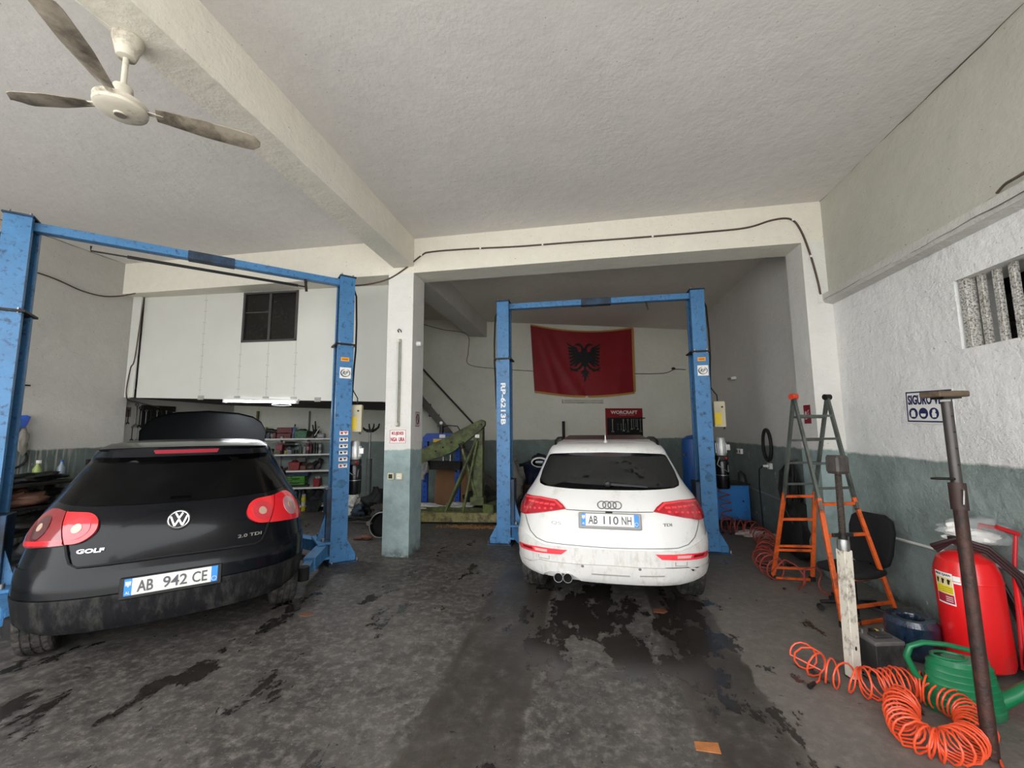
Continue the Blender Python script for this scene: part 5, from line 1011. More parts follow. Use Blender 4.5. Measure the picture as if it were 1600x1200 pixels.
MB().tube([(-.165, 0, .14), (-.215, 0, .22), (-.245, 0, .33), (-.225, 0, .40), (-.16, 0, .435), (-.05, 0, .435), (.06, 0, .41), (.12, 0, .37), (.125, 0, .33)], [.018, .018, .017, .017, .017, .016, .016, .016, .018], 12).build('handle', GP, wc)
MB().tube([(.14, 0, .07), (.24, 0, .14), (.34, 0, .24), (.42, 0, .31)], [.05, .038, .028, .02], 16).build('spout', GP, wc)
# ---- car battery
bt = thing('car_battery', 'old dusty black car battery beside the white screw prop', 'battery', (1.93, 3.38, 0), R(12)); bt.scale = (.62, .85, 1.12); BK = M('dusty_battery', '#2b2a2a', .55, 0, .2, 9, dirt='#555250', damt=.4)
MB().box(-.16, .16, -.10, .10, 0, .19, c=.006).build('case', BK, bt, smooth=0); MB().box(-.165, .165, -.105, .105, .18, .205, c=.006).build('lid', M('battery_lid', '#5b5856', .6, 0, .2, 12), bt, smooth=0)
MB().box(-.09, .10, -.05, .03, .205, .22, c=.004).build('cell_cover', BK, bt, smooth=0)
for x in (-.12, .12): MB().cyl((x, .055, .205), (x, .055, .228), .014, .012, n=12).build('terminal', STEEL, bt)
MB().box(.02, .05, .03, .06, .222, .224).build('label_plate', YEL, bt, smooth=0); MB().box(-.03, .02, .03, .07, .205, .228, c=.003).build('clamp', DSTEEL, bt, smooth=0)
# ---- wrapped tyre roll
wt_ = thing('wrapped_tyre', 'tyre wrapped in shiny dark blue plastic film between battery and extinguisher', 'tyre', (2.31, 3.66, 0)); wt_.scale = (.60, .60, 1.0); WF = M('blue_black_film', '#1d2f45', .18, 0, .5, 5, .5, 22, coat=1, dirt='#0c1016', damt=.5, dscale=3)
prf = [(.12, .01), (.22, .0), (.255, .03), (.262, .09), (.255, .125), (.262, .16), (.258, .23), (.225, .265), (.13, .26), (.11, .2), (.11, .06)]
mb = MB(); n = 60; vs = []; fs = []
for i, (r, z) in enumerate(prf):
    for j in range(n):
        a = 2*math.pi*j/n; k = 1+.02*noise.noise(Vector((math.cos(a)*4, math.sin(a)*4, z*14))); vs.append((r*k*math.cos(a), r*k*math.sin(a), z))
for i in range(len(prf)):
    for j in range(n): fs.append((i*n+j, i*n+(j+1) % n, ((i+1) % len(prf))*n+(j+1) % n, ((i+1) % len(prf))*n+j))
mb.add(vs, fs).build('tyre', WF, wt_)
tag(MB().tube([(2.10, 3.60, .012), (2.06, 3.57, .013), (2.09, 3.52, .012), (2.02, 3.60, .05), (2.0, 3.62, .11)], .011, 8).build('black_lead', BLACKR), 'short black lead lying behind the battery', 'cable')
# ---- spiral air hoses
def coil(path, rad, pitch, thick, mat, name, label, seed=0, flat=1., parent=None, radf=None):
    P = [Vector(p) for p in path]; S_ = [0]
    dense = []
    for i in range(len(P)-1):
        p0, p1, p2, p3 = P[max(i-1, 0)], P[i], P[i+1], P[min(i+2, len(P)-1)]
        for k in range(24):
            t_ = k/24; dense.append(.5*((2*p1)+(p2-p0)*t_+(2*p0-5*p1+4*p2-p3)*t_*t_+(-p0+3*p1-3*p2+p3)*t_**3))
    dense.append(P[-1]); out = []; ang = 0; rnd = random.Random(seed)
    pv = pitch if callable(pitch) else (lambda u: pitch)
    L = sum((b-a).length for a, b in zip(dense, dense[1:])); s_ = 0
    for i in range(len(dense)-1):
        a, b = dense[i], dense[i+1]; d = (b-a); l = d.length
        if l < 1e-6: continue
        d.normalize(); side = d.cross(Vector((0, 0, 1))).normalized(); up = side.cross(d)
        steps = max(1, int(l/pv(s_/L)*16))
        for k in range(steps):
            c = a+(b-a)*(k/steps); u = s_/L+(l*k/steps)/L; r = rad*(radf(u) if radf else 1)*(1+.06*math.sin(u*31+seed)+.04*math.sin(u*77))
            tilt = .35*math.sin(u*19+seed)
            v = (side*math.cos(ang)+up*math.sin(ang)*flat+d*math.cos(ang)*tilt)*r
            pt = c+v; out.append(Vector((pt.x, pt.y, max(pt.z, thick)))); ang += 2*math.pi/16*(l/steps)/(pv(u)/16)
        s_ += l
    return out
HM = M('coral_air_hose', '#e2512c', .35, 0, .06, 6, coat=.3)
r1 = .085
pa1 = [(1.43, 3.36, .085), (1.47, 3.22, .085), (1.55, 3.12, .085), (1.65, 3.06, .085), (1.77, 3.06, .09), (1.90, 3.09, .09), (1.97, 3.03, .09)]
o1 = coil(pa1, .080, lambda u: .068 if u < .50 else .034, .008, HM, 'x', 'x', 3)
pa2 = [(1.98, 3.02, .075), (2.02, 2.94, .075), (2.02, 2.84, .075), (1.96, 2.72, .07), (1.84, 2.62, .07), (1.72, 2.57, .07), (1.63, 2.62, .07), (1.63, 2.72, .075), (1.70, 2.84, .08), (1.78, 2.92, .09)]
o2 = coil(pa2, .072, lambda u: .031, .008, HM, 'x', 'x', 5)
ah = thing('air_hose', 'bright coral spiral air hose heaped on the floor in front', 'hose', (0, 0, 0))
MB().tube(o1, .0055, 8).build('coil', HM, ah); MB().tube(o2, .0055, 8).build('coil', HM, ah)
MB().tube([o1[0], Vector((1.50, 3.25, .04)), Vector((1.44, 3.16, .02)), Vector((1.40, 3.13, .015))], .0055, 8).build('hose_end', HM, ah); MB().cyl((1.405, 3.14, .015), (1.35, 3.09, .015), .011, .014, n=12).build('coupling', BLACKP, ah)
MB().tube([Vector((2.03, 2.82, .14)), Vector((2.05, 2.76, .06)), Vector((1.99, 2.65, .012)), Vector((1.94, 2.56, .010)), Vector((1.92, 2.48, .010)), Vector((2.0, 2.40, .010))], .0055, 8).build('hose_end', HM, ah)
HM2 = M('dull_red_air_hose', '#8e3a30', .45, 0, .1, 6)
ah2 = thing('air_hose', 'dull red spiral air hose trailing from blue cabinet to the ladder feet', 'hose', (0, 0, 0))
pb = [(2.13, 7.35, .10), (2.25, 7.25, .11), (2.40, 7.15, .11), (2.52, 6.98, .10)]; o3 = coil(pb, .115, .07, .008, HM2, '', '', 2)
pc = [(2.46, 6.75, .10), (2.38, 6.3, .10), (2.22, 5.9, .10), (2.05, 5.55, .11), (1.98, 5.25, .12), (2.02, 5.05, .12)]; o4 = coil(pc, .115, .135, .008, HM2, '', '', 4)
pd = [(2.02, 5.05, .12), (2.12, 4.90, .12), (2.25, 4.78, .12), (2.42, 4.72, .12)]; o5 = coil(pd, .125, .24, .008, HM2, '', '', 6)
for o_ in (o3, o4, o5): MB().tube(o_, .0075, 6).build('coil', HM2, ah2)
o6 = coil([(2.30, 7.60, .62), (2.28, 7.50, .35), (2.25, 7.40, .15)], .085, .13, .008, HM2, '', '', 1)
# vertical hanging part at the cabinet front
vs = []; 
for i in range(90): u = i/89; a = u*2*math.pi*4.5; vs.append(Vector((2.24+.085*math.cos(a)+.02*u, 7.56+.05*math.sin(a)-.06*u, .66-.55*u)))
MB().tube(vs, .0075, 6).build('coil', HM2, ah2)
t = thing('rag', 'white and red rag lying in the hose by the rear bay wall', 'rag', (2.45, 7.05, .0)); rag('cloth', (0, 0, .04), .17, .07, .05, M('rag_white', '#b9b3b0', .8, 0, .2, 14, dirt='#8a3a3a', damt=.35, dscale=14), 7, t, amp=.6); rag('cloth', (.22, -.10, .03), .12, .06, .04, M('rag_white', '#b9b3b0'), 8, t, amp=.6)
# ---- dark jackets and cables hanging on the rear bay wall behind the ladder
hg = thing('hanging_cables', 'bunch of black and red leads hanging on the wall behind the ladder', 'cables', (2.70, 6.15, 0)); rnd = random.Random(4)
MB().tube([(.06, 0, 1.22), (-.04, 0, 1.20), (-.06, 0, 1.26)], .012, 8).build('hook', STEEL, hg)
for k in range(16):
    y = -.20+.026*k; ln = rnd.uniform(.35, .75); x0 = -.04-rnd.random()*.07; d = rnd.uniform(-.08, .08)
    MB().tube([(-.02, y*.25, 1.20), (x0, y*.8, 1.05), (x0-.02, y+d*.5, 1.10-ln*.6), (x0, y+d, 1.12-ln), (x0+.03, y+d+.03, 1.16-ln), (x0+.02, y+.02, 1.0)], .011+.006*rnd.random(), 6).build('lead', M('dark_red_lead', '#6e1a1f', .5) if k in (9, 11) else BLACKR, hg)
bi = thing('work_bag', 'black bag slumped under the hanging leads behind the ladder', 'bag', (2.62, 5.95, 0)); rag('bag_body', (0, 0, .32), .13, .30, .32, BLACKR, 11, bi, amp=.45); MB().tube([(-.13, -.18, .45), (-.17, -.05, .66), (-.15, .1, .48)], .015, 8).build('strap', BLACKR, bi)
t = thing('paper_scrap', 'flattened brown cardboard scrap on the wet floor in the foreground', 'cardboard', (.575, 2.475, .0)); MB().add([(-.06, -.03, .004), (.06, -.035, .004), (.065, .035, .006), (-.055, .03, .004), (-.06, -.03, 0), (.06, -.035, 0), (.065, .035, .0), (-.055, .03, 0)], [(0, 1, 2, 3), (7, 6, 5, 4), (0, 4, 5, 1), (1, 5, 6, 2), (2, 6, 7, 3), (3, 7, 4, 0)]).build('sheet', M('wet_cardboard', '#a3683a', .6, 0, .2, 20), t, smooth=0)
for p, c, lb_ in (((.62, 4.12), '#6b3d28', 'brown paper scrap on the wet floor behind the white car'), ((-2.53, 3.55), '#6a4630', 'brown leaf like scrap on the floor beside the black car')):
    t = thing('paper_scrap', lb_, 'scrap', (p[0], p[1], 0)); MB().prism([(-.06, -.03), (.03, -.045), (.07, 0), (.04, .04), (-.05, .035)], 0, .004).build('sheet', M('scrap'+c[1:], c, .7, 0, .2), t, smooth=0)

# ================================================================ left back: shelves and their contents
SX = lambda px: -6.92+(px-404)*.01212
SZ = {1: 1.495, 2: 1.165, 3: .825, 4: .475, 5: .10}
SHW = M('shelf_white', '#cfcfca', .5, 0, .05)
sh = thing('wall_shelf', 'white wall mounted shelving with five boards under the mezzanine', 'shelf', (0, 0, 0))
for k, x0 in ((1, -7.3), (2, -7.3), (3, -7.3), (4, -7.3), (5, -7.3)):
    x1 = -5.45; z = SZ[k]; P = [BW(x0, z-.03, .32), BW(x1, z-.03, .32), BW(x1, z-.03, .01), BW(x0, z-.03, .01)]
    MB().add(P+[p+Vector((0, 0, .03)) for p in P], [(0, 1, 2, 3), (7, 6, 5, 4), (0, 4, 5, 1), (1, 5, 6, 2), (2, 6, 7, 3), (3, 7, 4, 0)]).build('board', SHW, sh, smooth=0)
for x in (SX(482), SX(402), SX(440)): MB().bar(BW(x, .3, .02), BW(x, 2.08 if x != SX(440) else 1.5, .02), .03, .03).build('upright', GREYP, sh, smooth=0)
cols = {}
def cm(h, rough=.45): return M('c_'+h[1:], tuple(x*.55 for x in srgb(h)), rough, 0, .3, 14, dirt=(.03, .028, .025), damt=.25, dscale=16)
def item(kind, px, shelf, h, w, color, label, cat, d=.18, group=None, dz=0., col2=None, lean=0):
    p = BW(SX(px), SZ[shelf]+dz, d); name = {'bottle': 'bottle', 'can': 'spray_can', 'box': 'box', 'case': 'tool_case', 'crate': 'parts_crate', 'part': 'machine_part', 'cup': 'jar', 'drill': 'power_tool', 'helmet': 'round_lamp', 'roll': 'rag_pile'}[kind]
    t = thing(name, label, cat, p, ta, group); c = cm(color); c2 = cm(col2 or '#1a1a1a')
    if lean: t.rotation_euler = (0, lean, ta)
    r = w/2
    if kind == 'bottle': MB().lathe([(.001, 0), (r, 0), (r, h*.62), (r*.85, h*.72), (r*.35, h*.82), (r*.35, h*.86)], 14).build('body', c, t); MB().lathe([(r*.42, h*.85), (r*.42, h), (.001, h)], 12).build('cap', c2, t)
    elif kind == 'can': MB().lathe([(.001, 0), (r, 0), (r, h*.82), (r*.7, h*.88)], 14).build('body', c, t); MB().lathe([(r*.75, h*.85), (r*.75, h), (.001, h)], 12).build('cap', c2, t); MB().lathe([(r*1.01, h*.3), (r*1.01, h*.6)], 14).build('label_band', c2, t)
    elif kind == 'box': MB().box(-r, r, -.06, .06, 0, h, c=.004).build('carton', c, t, smooth=0); MB().box(-r*.8, r*.8, -.063, -.06, h*.25, h*.75).build('label_plate', c2, t, smooth=0)
    elif kind == 'case': MB().box(-r, r, -.11, .11, 0, h*.48, c=.008).build('base', c, t); MB().box(-r, r, -.11, .11, h*.50, h, c=.008).build('lid', c, t); MB().tube([(-r*.4, -.11, h*.5), (-r*.38, -.145, h*.5), (r*.38, -.145, h*.5), (r*.4, -.11, h*.5)], .008, 6).build('handle', c2, t)
    elif kind == 'crate':
        MB().prism([(-r*.85, 0), (r*.85, 0), (r, h), (-r, h)], -.10, .10, axis='y').build('bin', c, t, smooth=0); MB().box(-r*1.03, r*1.03, -.105, .105, h*.92, h, c=.003).build('rim', c, t); MB().blob((0, 0, h), r*.8, .08, h*.25, 9, 6, .5, px).build('contents', c2, t)
    elif kind == 'part':
        rnd = random.Random(px); mb = MB().box(-r*.9, r*.5, -.06, .06, 0, h*.4, c=.008); mb.build('housing', c, t); MB().cyl((-r*.2, 0, h*.2), (r*.9, -.03, h*(.5+.4*rnd.random())), h*.22, n=14).build('shaft', c2, t); MB().lathe([(.001, 0), (h*.35, 0), (h*.35, .05), (h*.15, .06)], 14, mtx=Matrix.Translation((-r*.3, -.02, h*.35)) @ Matrix.Rotation(R(90*rnd.random()), 4, 'X')).build('flange', c, t)
    elif kind == 'cup': MB().lathe([(.001, 0), (r, 0), (r, h*.8)], 14).build('body', c, t); MB().lathe([(r*1.05, h*.8), (r*1.05, h), (.001, h)], 14).build('lid', c2, t)
    elif kind == 'drill': MB().cyl((-r, 0, h*.75), (r*.5, 0, h*.75), h*.2, n=14).build('motor_body', c, t); MB().bar((-r*.3, 0, h*.7), (-r*.45, 0, 0), .05, .045).build('handle', c2, t); MB().cyl((r*.5, 0, h*.75), (r, 0, h*.75), h*.12, h*.06, n=12).build('chuck', STEEL, t); MB().box(-r*.8, -r*.0, -.04, .04, 0, h*.2, c=.006).build('battery_pack', c2, t)
    elif kind == 'helmet':
        m_ = Matrix.Translation((0, 0, h/2)) @ Matrix.Rotation(R(90), 4, 'X'); MB().lathe([(.001, 0), (h*.45, 0), (h*.5, .03), (h*.48, .06), (h*.40, .07)], 26, mtx=m_).build('rim', c, t)
        for k in range(6): a = k*math.pi/3; MB().bar(m_ @ Vector((0, 0, .06)), m_ @ Vector((h*.42*math.cos(a), h*.42*math.sin(a), .065)), .012, .01).build('spoke', STEEL, t)
    return t
I = item
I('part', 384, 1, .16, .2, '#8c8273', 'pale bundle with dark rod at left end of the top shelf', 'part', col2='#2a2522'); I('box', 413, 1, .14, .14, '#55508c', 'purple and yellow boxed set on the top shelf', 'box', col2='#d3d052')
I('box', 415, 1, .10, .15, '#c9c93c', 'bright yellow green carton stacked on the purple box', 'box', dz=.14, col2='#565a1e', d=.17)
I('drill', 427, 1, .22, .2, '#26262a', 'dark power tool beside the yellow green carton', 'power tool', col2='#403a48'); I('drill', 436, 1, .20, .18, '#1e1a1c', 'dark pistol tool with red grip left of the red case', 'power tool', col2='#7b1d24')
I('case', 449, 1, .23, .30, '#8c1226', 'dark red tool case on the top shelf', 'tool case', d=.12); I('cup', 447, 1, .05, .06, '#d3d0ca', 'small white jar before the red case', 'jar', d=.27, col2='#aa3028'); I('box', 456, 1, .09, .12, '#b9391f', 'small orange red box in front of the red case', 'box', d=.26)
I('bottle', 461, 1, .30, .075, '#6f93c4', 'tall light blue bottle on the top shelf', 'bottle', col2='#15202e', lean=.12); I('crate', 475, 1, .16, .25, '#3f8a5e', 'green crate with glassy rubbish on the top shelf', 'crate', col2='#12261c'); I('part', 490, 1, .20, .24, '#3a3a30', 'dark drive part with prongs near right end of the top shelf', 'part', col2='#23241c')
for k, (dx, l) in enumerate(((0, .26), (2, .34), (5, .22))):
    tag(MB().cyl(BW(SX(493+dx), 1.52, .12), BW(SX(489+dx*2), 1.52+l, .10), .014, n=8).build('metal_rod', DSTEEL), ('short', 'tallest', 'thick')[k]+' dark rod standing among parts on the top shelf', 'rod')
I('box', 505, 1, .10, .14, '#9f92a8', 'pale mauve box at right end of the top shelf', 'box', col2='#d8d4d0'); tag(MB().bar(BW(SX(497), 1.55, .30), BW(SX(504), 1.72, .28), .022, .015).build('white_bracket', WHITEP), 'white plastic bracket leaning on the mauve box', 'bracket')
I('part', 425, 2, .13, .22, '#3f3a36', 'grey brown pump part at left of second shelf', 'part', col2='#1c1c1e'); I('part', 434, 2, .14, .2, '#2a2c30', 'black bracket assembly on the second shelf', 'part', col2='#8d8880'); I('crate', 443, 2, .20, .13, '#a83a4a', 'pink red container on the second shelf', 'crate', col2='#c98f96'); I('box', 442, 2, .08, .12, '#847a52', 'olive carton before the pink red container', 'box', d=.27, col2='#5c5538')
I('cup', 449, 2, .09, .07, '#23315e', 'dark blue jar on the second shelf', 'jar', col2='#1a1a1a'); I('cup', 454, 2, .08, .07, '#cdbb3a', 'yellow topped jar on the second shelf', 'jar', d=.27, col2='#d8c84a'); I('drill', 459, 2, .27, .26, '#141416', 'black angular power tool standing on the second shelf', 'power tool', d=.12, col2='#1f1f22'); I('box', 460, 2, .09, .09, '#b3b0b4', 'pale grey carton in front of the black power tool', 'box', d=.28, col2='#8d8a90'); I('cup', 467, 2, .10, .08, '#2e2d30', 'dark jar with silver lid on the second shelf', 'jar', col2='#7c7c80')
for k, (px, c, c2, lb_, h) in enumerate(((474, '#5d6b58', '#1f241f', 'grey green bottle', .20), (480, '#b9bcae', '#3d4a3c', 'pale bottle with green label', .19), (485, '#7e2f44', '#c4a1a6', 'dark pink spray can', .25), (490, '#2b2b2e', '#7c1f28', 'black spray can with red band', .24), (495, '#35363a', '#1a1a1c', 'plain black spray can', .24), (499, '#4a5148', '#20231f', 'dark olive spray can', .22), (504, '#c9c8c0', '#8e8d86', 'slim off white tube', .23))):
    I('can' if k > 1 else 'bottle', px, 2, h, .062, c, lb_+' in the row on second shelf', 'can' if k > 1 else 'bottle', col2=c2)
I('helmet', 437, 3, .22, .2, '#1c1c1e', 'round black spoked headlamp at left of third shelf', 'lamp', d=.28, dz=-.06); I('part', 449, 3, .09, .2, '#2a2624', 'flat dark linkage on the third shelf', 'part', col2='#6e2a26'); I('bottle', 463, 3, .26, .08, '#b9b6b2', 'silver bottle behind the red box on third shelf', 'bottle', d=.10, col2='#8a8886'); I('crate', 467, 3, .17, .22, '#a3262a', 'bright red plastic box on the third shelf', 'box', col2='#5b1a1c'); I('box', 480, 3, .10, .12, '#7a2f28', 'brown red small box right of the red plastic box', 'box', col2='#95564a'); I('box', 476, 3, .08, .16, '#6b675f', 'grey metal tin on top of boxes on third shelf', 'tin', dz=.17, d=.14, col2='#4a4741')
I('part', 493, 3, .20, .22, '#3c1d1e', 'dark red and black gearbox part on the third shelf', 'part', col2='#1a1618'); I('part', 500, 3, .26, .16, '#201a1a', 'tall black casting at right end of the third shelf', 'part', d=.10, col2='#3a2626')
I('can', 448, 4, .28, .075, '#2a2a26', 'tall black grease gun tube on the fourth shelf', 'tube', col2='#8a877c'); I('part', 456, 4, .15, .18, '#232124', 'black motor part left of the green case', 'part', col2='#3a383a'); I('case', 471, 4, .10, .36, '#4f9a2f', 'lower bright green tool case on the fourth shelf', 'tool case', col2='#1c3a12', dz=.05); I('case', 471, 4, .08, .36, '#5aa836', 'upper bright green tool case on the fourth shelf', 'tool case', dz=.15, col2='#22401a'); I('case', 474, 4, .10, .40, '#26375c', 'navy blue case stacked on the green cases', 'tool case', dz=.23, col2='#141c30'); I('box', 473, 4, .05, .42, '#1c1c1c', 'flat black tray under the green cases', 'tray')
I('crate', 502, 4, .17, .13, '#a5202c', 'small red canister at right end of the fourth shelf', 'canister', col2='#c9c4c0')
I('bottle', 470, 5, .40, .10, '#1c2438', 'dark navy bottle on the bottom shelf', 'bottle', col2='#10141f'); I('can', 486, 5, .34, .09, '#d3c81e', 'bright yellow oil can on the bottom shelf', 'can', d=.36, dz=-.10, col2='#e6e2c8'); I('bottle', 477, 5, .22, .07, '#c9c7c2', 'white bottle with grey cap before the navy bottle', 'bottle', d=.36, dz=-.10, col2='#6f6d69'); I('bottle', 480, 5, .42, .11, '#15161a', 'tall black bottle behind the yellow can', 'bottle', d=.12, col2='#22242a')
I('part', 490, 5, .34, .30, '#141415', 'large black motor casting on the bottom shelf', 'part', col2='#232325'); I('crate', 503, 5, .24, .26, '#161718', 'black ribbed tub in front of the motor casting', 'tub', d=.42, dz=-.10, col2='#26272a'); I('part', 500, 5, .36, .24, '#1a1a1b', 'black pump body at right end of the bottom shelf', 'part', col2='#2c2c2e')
# ---- wrenches on the left rear wall
def wallL(y, z, d=0): return Vector((-7.40+d, y, z))
wb = thing('tool_rail', 'dark tool rail with magnetic strip on the left rear wall', 'tool rail', wallL(6.02, 2.06)); MB().box(0, .04, -.24, .34, -.05, .05, c=.005).build('rail', DSTEEL, wb, smooth=0); MB().box(0, .02, -.22, .30, -.34, -.05).build('backing_panel', BLACKP, wb, smooth=0)
qL = face_mtx(Vector((0, 0, 0)), (1, 0, 0))
for i, (y, z, L, lb_) in enumerate(((5.56, 1.90, .24, 0), (5.68, 1.93, .40, 1), (5.74, 1.90, .36, 1), (5.84, 1.88, .30, 1), (5.92, 1.88, .32, 1), (6.02, 1.90, .26, 1), (6.10, 1.92, .22, 1), (6.18, 1.93, .20, 1), (5.64, 1.63, .24, 2), (5.72, 1.63, .24, 2))):
    o = wrench_mb(L, Matrix.Identity(4)).build('wrench', STEEL if i % 2 else DSTEEL); mq = qL.copy(); mq.translation = wallL(y, z, .045); o.matrix_world = mq
    tag(o, 'dark wrench hanging on the paper card near the wall corner' if lb_ == 0 else (ORD[i-1]+' wrench from the left under the dark tool rail' if lb_ == 1 else ORD[i-8]+' low wrench from the left below the tool rail'), 'wrench', (None, 'wrenches under the tool rail', 'low wrenches on left rear wall')[lb_])
t = thing('paper_card', 'brown paper card pinned to left rear wall behind a wrench', 'card', wallL(5.56, 2.0, .01)); MB().box(0, .006, -.06, .06, -.10, .06).build('sheet', M('brown_card', '#6b5c52', .8, 0, .2), t, smooth=0)
# ---- far left: bench with junk, belt ring, blue holder
wk = thing('scrap_rack', 'dark steel rack piled with scrap at the far left wall', 'rack', (-6.95, 4.15, 0))
for z in (.42, .72, 1.0): MB().box(-.22, .30, -.75, .42, z, z+.035, c=.004).build('shelf', DSTEEL, wk, smooth=0)
for x, y in ((-.2, -.72), (.27, -.72), (-.2, .38), (.27, .38)): MB().box(x-.02, x+.02, y-.02, y+.02, 0, 1.02).build('post', DSTEEL, wk, smooth=0)
for k, (kx, ky, z, sx, sy, sz, c, lb_, ct) in enumerate(((.05, -.15, .755, .20, .28, .10, '#5c4033', 'brown sack of scrap on the rack', 'sack'), (.02, .10, .755, .18, .16, .11, '#141414', 'black crumpled casing on the rack', 'scrap'), (.1, -.4, .755, .14, .14, .10, '#7b1a28', 'dark red plastic piece on the rack', 'scrap'), (.05, .0, .455, .2, .3, .09, '#1b1a19', 'black scrap heap on the lower rack shelf', 'scrap'), (.12, .2, .455, .09, .09, .08, '#8b8984', 'grey tin on the lower rack shelf', 'tin'), (.0, .0, 1.035, .12, .3, .06, '#161616', 'black bar shaped part on top of the rack', 'part'), (.2, -.05, .0, .22, .3, .16, '#26282b', 'dark bundle on the floor below the rack', 'bundle'))):
    t = thing('scrap_piece', lb_, ct, (-6.95+kx, 4.15+ky, z)); rag('lump', (0, 0, sz*.95), sx, sy, sz, M('sc_'+c[1:], c, .6, 0, .3, 12), 20+k, t, amp=.7)
t = thing('spray_bottle', 'pale green bottle standing on the scrap rack against the wall', 'bottle', (-7.05, 4.30, 1.035)); MB().lathe([(.001, 0), (.045, 0), (.045, .15), (.02, .20), (.02, .22)], 16).build('body', M('pale_green', '#8c9a58', .4, 0, .2), t); MB().box(-.015, .04, -.015, .015, .22, .26, c=.004).build('trigger_head', WHITEP, t)
t = thing('drink_bottle', 'clear bluish bottle beside the green bottle on the scrap rack', 'bottle', (-7.0, 4.52, 1.035)); MB().lathe([(.001, 0), (.04, 0), (.04, .15), (.015, .20), (.015, .23)], 16).build('body', M('bluish_clear', '#7d8b96', .2, 0, .2), t); MB().lathe([(.018, .225), (.018, .25), (.001, .25)], 12).build('cap', PRESSB, t)
tag(MB().tube([(-7.18, 4.10+.16*math.cos(a), 1.33+.13*math.sin(a)) for a in [2*math.pi*i/32 for i in range(32)]], .014, 8, closed=True).build('drive_belt', BLACKR), 'black rubber belt ring hanging on the left wall above the rack', 'belt')
t = thing('blue_holder', 'blue plastic holder screwed to the left wall beside the lift post', 'holder', (-7.2, 4.02, 1.78)); mb = MB(); mb.prism([(-.14, -.06), (.14, -.06), (.18, .08), (.14, .10), (.11, .04), (-.14, .04)], 0, .12, axis='x'); mb.build('holder', PRESSB, t, smooth=0, bevel=.005); MB().bar((.05, -.1, -.12), (.05, .12, -.09), .03, .06).build('bracket', DSTEEL, t)
rag('cloth', (.06, .16, -.22), .03, .05, .16, M('grey_rag', '#7c7770', .8, 0, .1), 40, t, amp=.4)
t = thing('wall_hook', 'thin dark rod sticking out of left wall near lift post', 'hook', (-7.2, 4.05, 2.27)); MB().bar((0, -.3, 0), (.02, .16, 0), .015, .02).build('rod', DSTEEL, t)
t = thing('wall_socket', 'broken dark socket with white cover on green left wall', 'socket', (-7.2, 4.98, 1.22)); MB().box(0, .03, -.05, .05, -.04, .04, c=.005).build('housing', DSTEEL, t); MB().box(.02, .035, .0, .06, -.03, .04, c=.004).build('cover', WHITEP, t)
t = thing('lamp_holder', 'old lamp holder on the back wall under the mezzanine', 'lamp holder', BW(-7.35, 1.95, .02)); MB().lathe([(.001, .09), (.035, .085), (.05, .05), (.05, 0)], 18, mtx=face_mtx(Vector((0, 0, 0)), TN)).build('holder', GREYP, t)
t = thing('steel_rod', 'brass coloured rod standing on the top shelf against the wall', 'rod', BW(SX(402), 1.70, .07)); MB().cyl((0, 0, 0), (0, 0, .38), .018, n=10).build('rod', M('brass_dull', '#6b5a2e', .4, .7, .2), t); MB().box(-.16, .10, -.06, .04, -.02, .0, c=.004).build('tray', DSTEEL, t)
# ---- floor clutter behind left lift
t = thing('brake_drum', 'black round drum with pale rim lying on edge by the pillar', 'drum', (-3.17, 6.14, .19)); m_ = Matrix.Rotation(R(78), 4, 'X') @ Matrix.Rotation(0, 4, 'Z')
MB().lathe([(.001, -.14), (.16, -.14), (.185, -.10), (.19, 0), (.175, 0), (.165, -.08), (.001, -.09)], 40, mtx=m_).build('drum', BLACKP, t); MB().tube([m_ @ Vector((.186*math.cos(a), .186*math.sin(a), 0)) for a in [2*math.pi*i/40 for i in range(40)]], .008, 8, closed=True).build('rim', M('pale_rim', '#8d8a84', .5, .4, .2), t)
MB().cyl((-.20, -.02, .02), (-.20, .06, .02), .035, n=14).build('bracket', GREYP, t)
t = thing('leather_glove', 'brown leather glove on the floor beside the black drum', 'glove', (-3.33, 6.0, 0)); rag('cuff', (0, 0, .035), .10, .05, .035, M('brown_leather', '#5b372a', .7, 0, .2, 10), 50, t)
for k in range(3): MB().tube([(-.05, .0-.02*k, .03), (-.13, -.03*k+.01, .025), (-.17, -.035*k, .018)], [.022, .018, .012], 8).build('finger', M('brown_leather', '#5b372a'), t)
for k, (x, y, sx, sy, sz, c, nm, lb_, ct) in enumerate(((-4.15, 7.9, .22, .2, .22, '#1a1a1a', 'scrap_heap', 'black scrap heaped around the jack foot', 'scrap'), (-4.62, 7.75, .16, .14, .20, '#b3b0a9', 'white_sack', 'white crumpled sack left of the jack foot', 'sack'), (-4.95, 7.55, .15, .12, .10, '#8d8a84', 'paper_bundle', 'grey white paper bundle under the oil tank', 'paper'), (-3.85, 7.6, .22, .2, .13, '#3d3a35', 'rope_bundle', 'greyish rope bundle between the jack and pillar', 'bundle'), (-4.4, 7.6, .12, .1, .10, '#27343f', 'blue_net', 'dark blue net piece in front of the jack', 'net'))):
    t = thing(nm, lb_, ct, (x, y, 0)); rag('lump', (0, 0, sz*.9), sx, sy, sz, M('fc_'+c[1:], c, .7, 0, .35, 14), 60+k, t, amp=.7)
t = thing('floor_trolley', 'low dark trolley frame with casters left of the drum', 'trolley', (-3.95, 6.9, 0)); MB().bar((-.35, .1, .09), (.3, -.05, .09), .05, .03).build('frame', DSTEEL, t); MB().bar((-.3, -.2, .09), (.2, .25, .09), .05, .03).build('frame', DSTEEL, t)
for x, y in ((-.35, .1), (.3, -.05), (-.3, -.2), (.2, .25)): MB().cyl((x-.02, y, .04), (x+.02, y, .04), .04, n=16).build('caster', BLACKR, t)
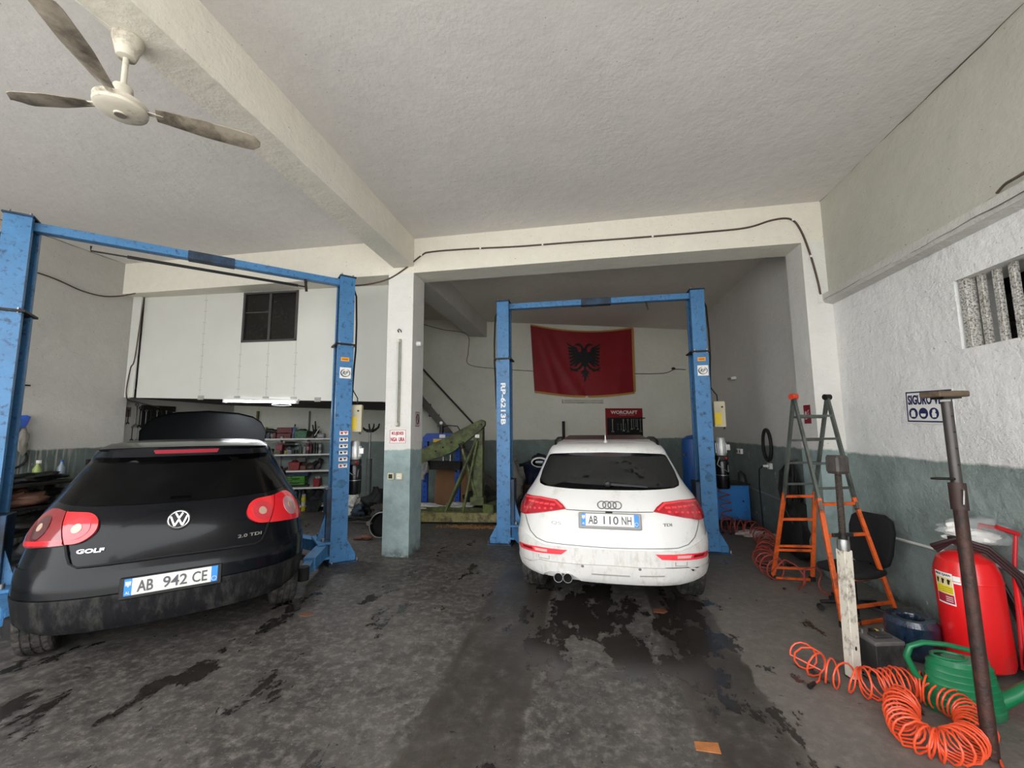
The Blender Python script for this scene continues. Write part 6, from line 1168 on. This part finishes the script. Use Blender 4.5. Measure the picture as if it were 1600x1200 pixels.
# ---- items behind crane and along the back wall
t = thing('cardboard_sheet', 'large brown cardboard sheet leaning behind the blue press', 'cardboard', (-2.72, 8.35, 0)); MB().box(-.42, .36, -.01, .01, .02, .82, mtx=Matrix.Rotation(R(-8), 4, 'X'), c=.003).build('sheet', M('brown_cardboard', '#7f5c3e', .8, 0, .12, 4), t, smooth=0)
for k, (x, y, z, sx, sy, sz, c, nm, lb_, ct) in enumerate(((-3.1, 7.85, .12, .28, .12, .05, '#b5b2ae', 'white_rag', 'white rag draped low on left of the press', 'rag'), (-2.45, 7.9, .1, .26, .14, .07, '#a9a6a2', 'white_rag', 'crumpled white rag at right foot of the press', 'rag'), (-3.22, 7.9, .72, .10, .07, .16, '#9a9896', 'plastic_bag', 'grey plastic bag hanging on left upright of the press', 'bag'), (-1.62, 8.6, .62, .12, .1, .16, '#b3afa8', 'white_bundle', 'white bundle on the back wall right of the crane mast', 'bundle'), (-1.5, 8.6, .2, .20, .15, .34, '#6b6760', 'grey_sack', 'grey sack slumped right of the crane mast', 'sack'), (-2.0, 8.2, .0, .4, .25, .22, '#151412', 'scrap_heap', 'dark scrap heap behind the crane base', 'scrap'))):
    t = thing(nm, lb_, ct, (x, y, z)); rag('cloth', (0, 0, sz), sx, sy, sz, M('bc_'+c[1:], c, .8, 0, .25, 12), 80+k, t, amp=.6)
t = thing('navy_jacket', 'navy blue jacket thrown over a box left of the white car', 'jacket', (-1.05, 9.3, .45)); rag('cloth', (0, 0, .28), .36, .26, .28, M('navy_cloth', '#151a33', .8, 0, .3, 8), 90, t, amp=.6); rag('sleeve', (-.18, -.20, .05), .10, .08, .24, M('navy_cloth', '#151a33'), 91, t, amp=.4)
t = thing('brown_bundle', 'brown cloth bundle lying beside the navy jacket', 'bundle', (-.72, 9.2, .4)); rag('cloth', (0, 0, .20), .30, .26, .22, M('brown_cloth', '#3f342a', .8, 0, .3, 8), 92, t, amp=.5)
t = thing('wooden_crate', 'dark wooden crate carrying the jacket beside the rear lift post', 'crate', (-.95, 9.3, 0))
for k in range(4): MB().box(-.55, .55, -.30, -.275, .02+.115*k, .12+.115*k, c=.003).build('slat', M('dark_crate_wood', '#3b3026', .8, 0, .2, 6), t, smooth=0)
MB().box(-.54, .54, -.27, .30, 0, .46, c=.004).build('box', M('dark_crate_wood', '#3b3026'), t, smooth=0)
t = thing('broom_handle', 'short black handle sticking up above the wing mirror of white car', 'handle', BW(-.62, .5, .3)); MB().cyl((0, 0, -.0), (0, 0, 1.33), .035, n=10).build('shaft', BLACKR, t); MB().box(-.12, .12, -.05, .05, -.5, .0).build('foot', BLACKP, t)
t = thing('sawdust_patch', 'orange sawdust spilled on floor under the crane leg', 'sawdust', (-1.9, 7.02, 0)); mb = MB(); rnd = random.Random(9)
for k in range(260): x, y = rnd.gauss(0, .28), rnd.gauss(0, .06); s_ = rnd.uniform(.006, .02); mb.box(x-s_, x+s_, y-s_, y+s_, 0, .004+.006*rnd.random())
o = mb.build('grains', M('sawdust', '#8a6236', .9, 0, .2, 30), t, smooth=0); o['kind'] = 'stuff'
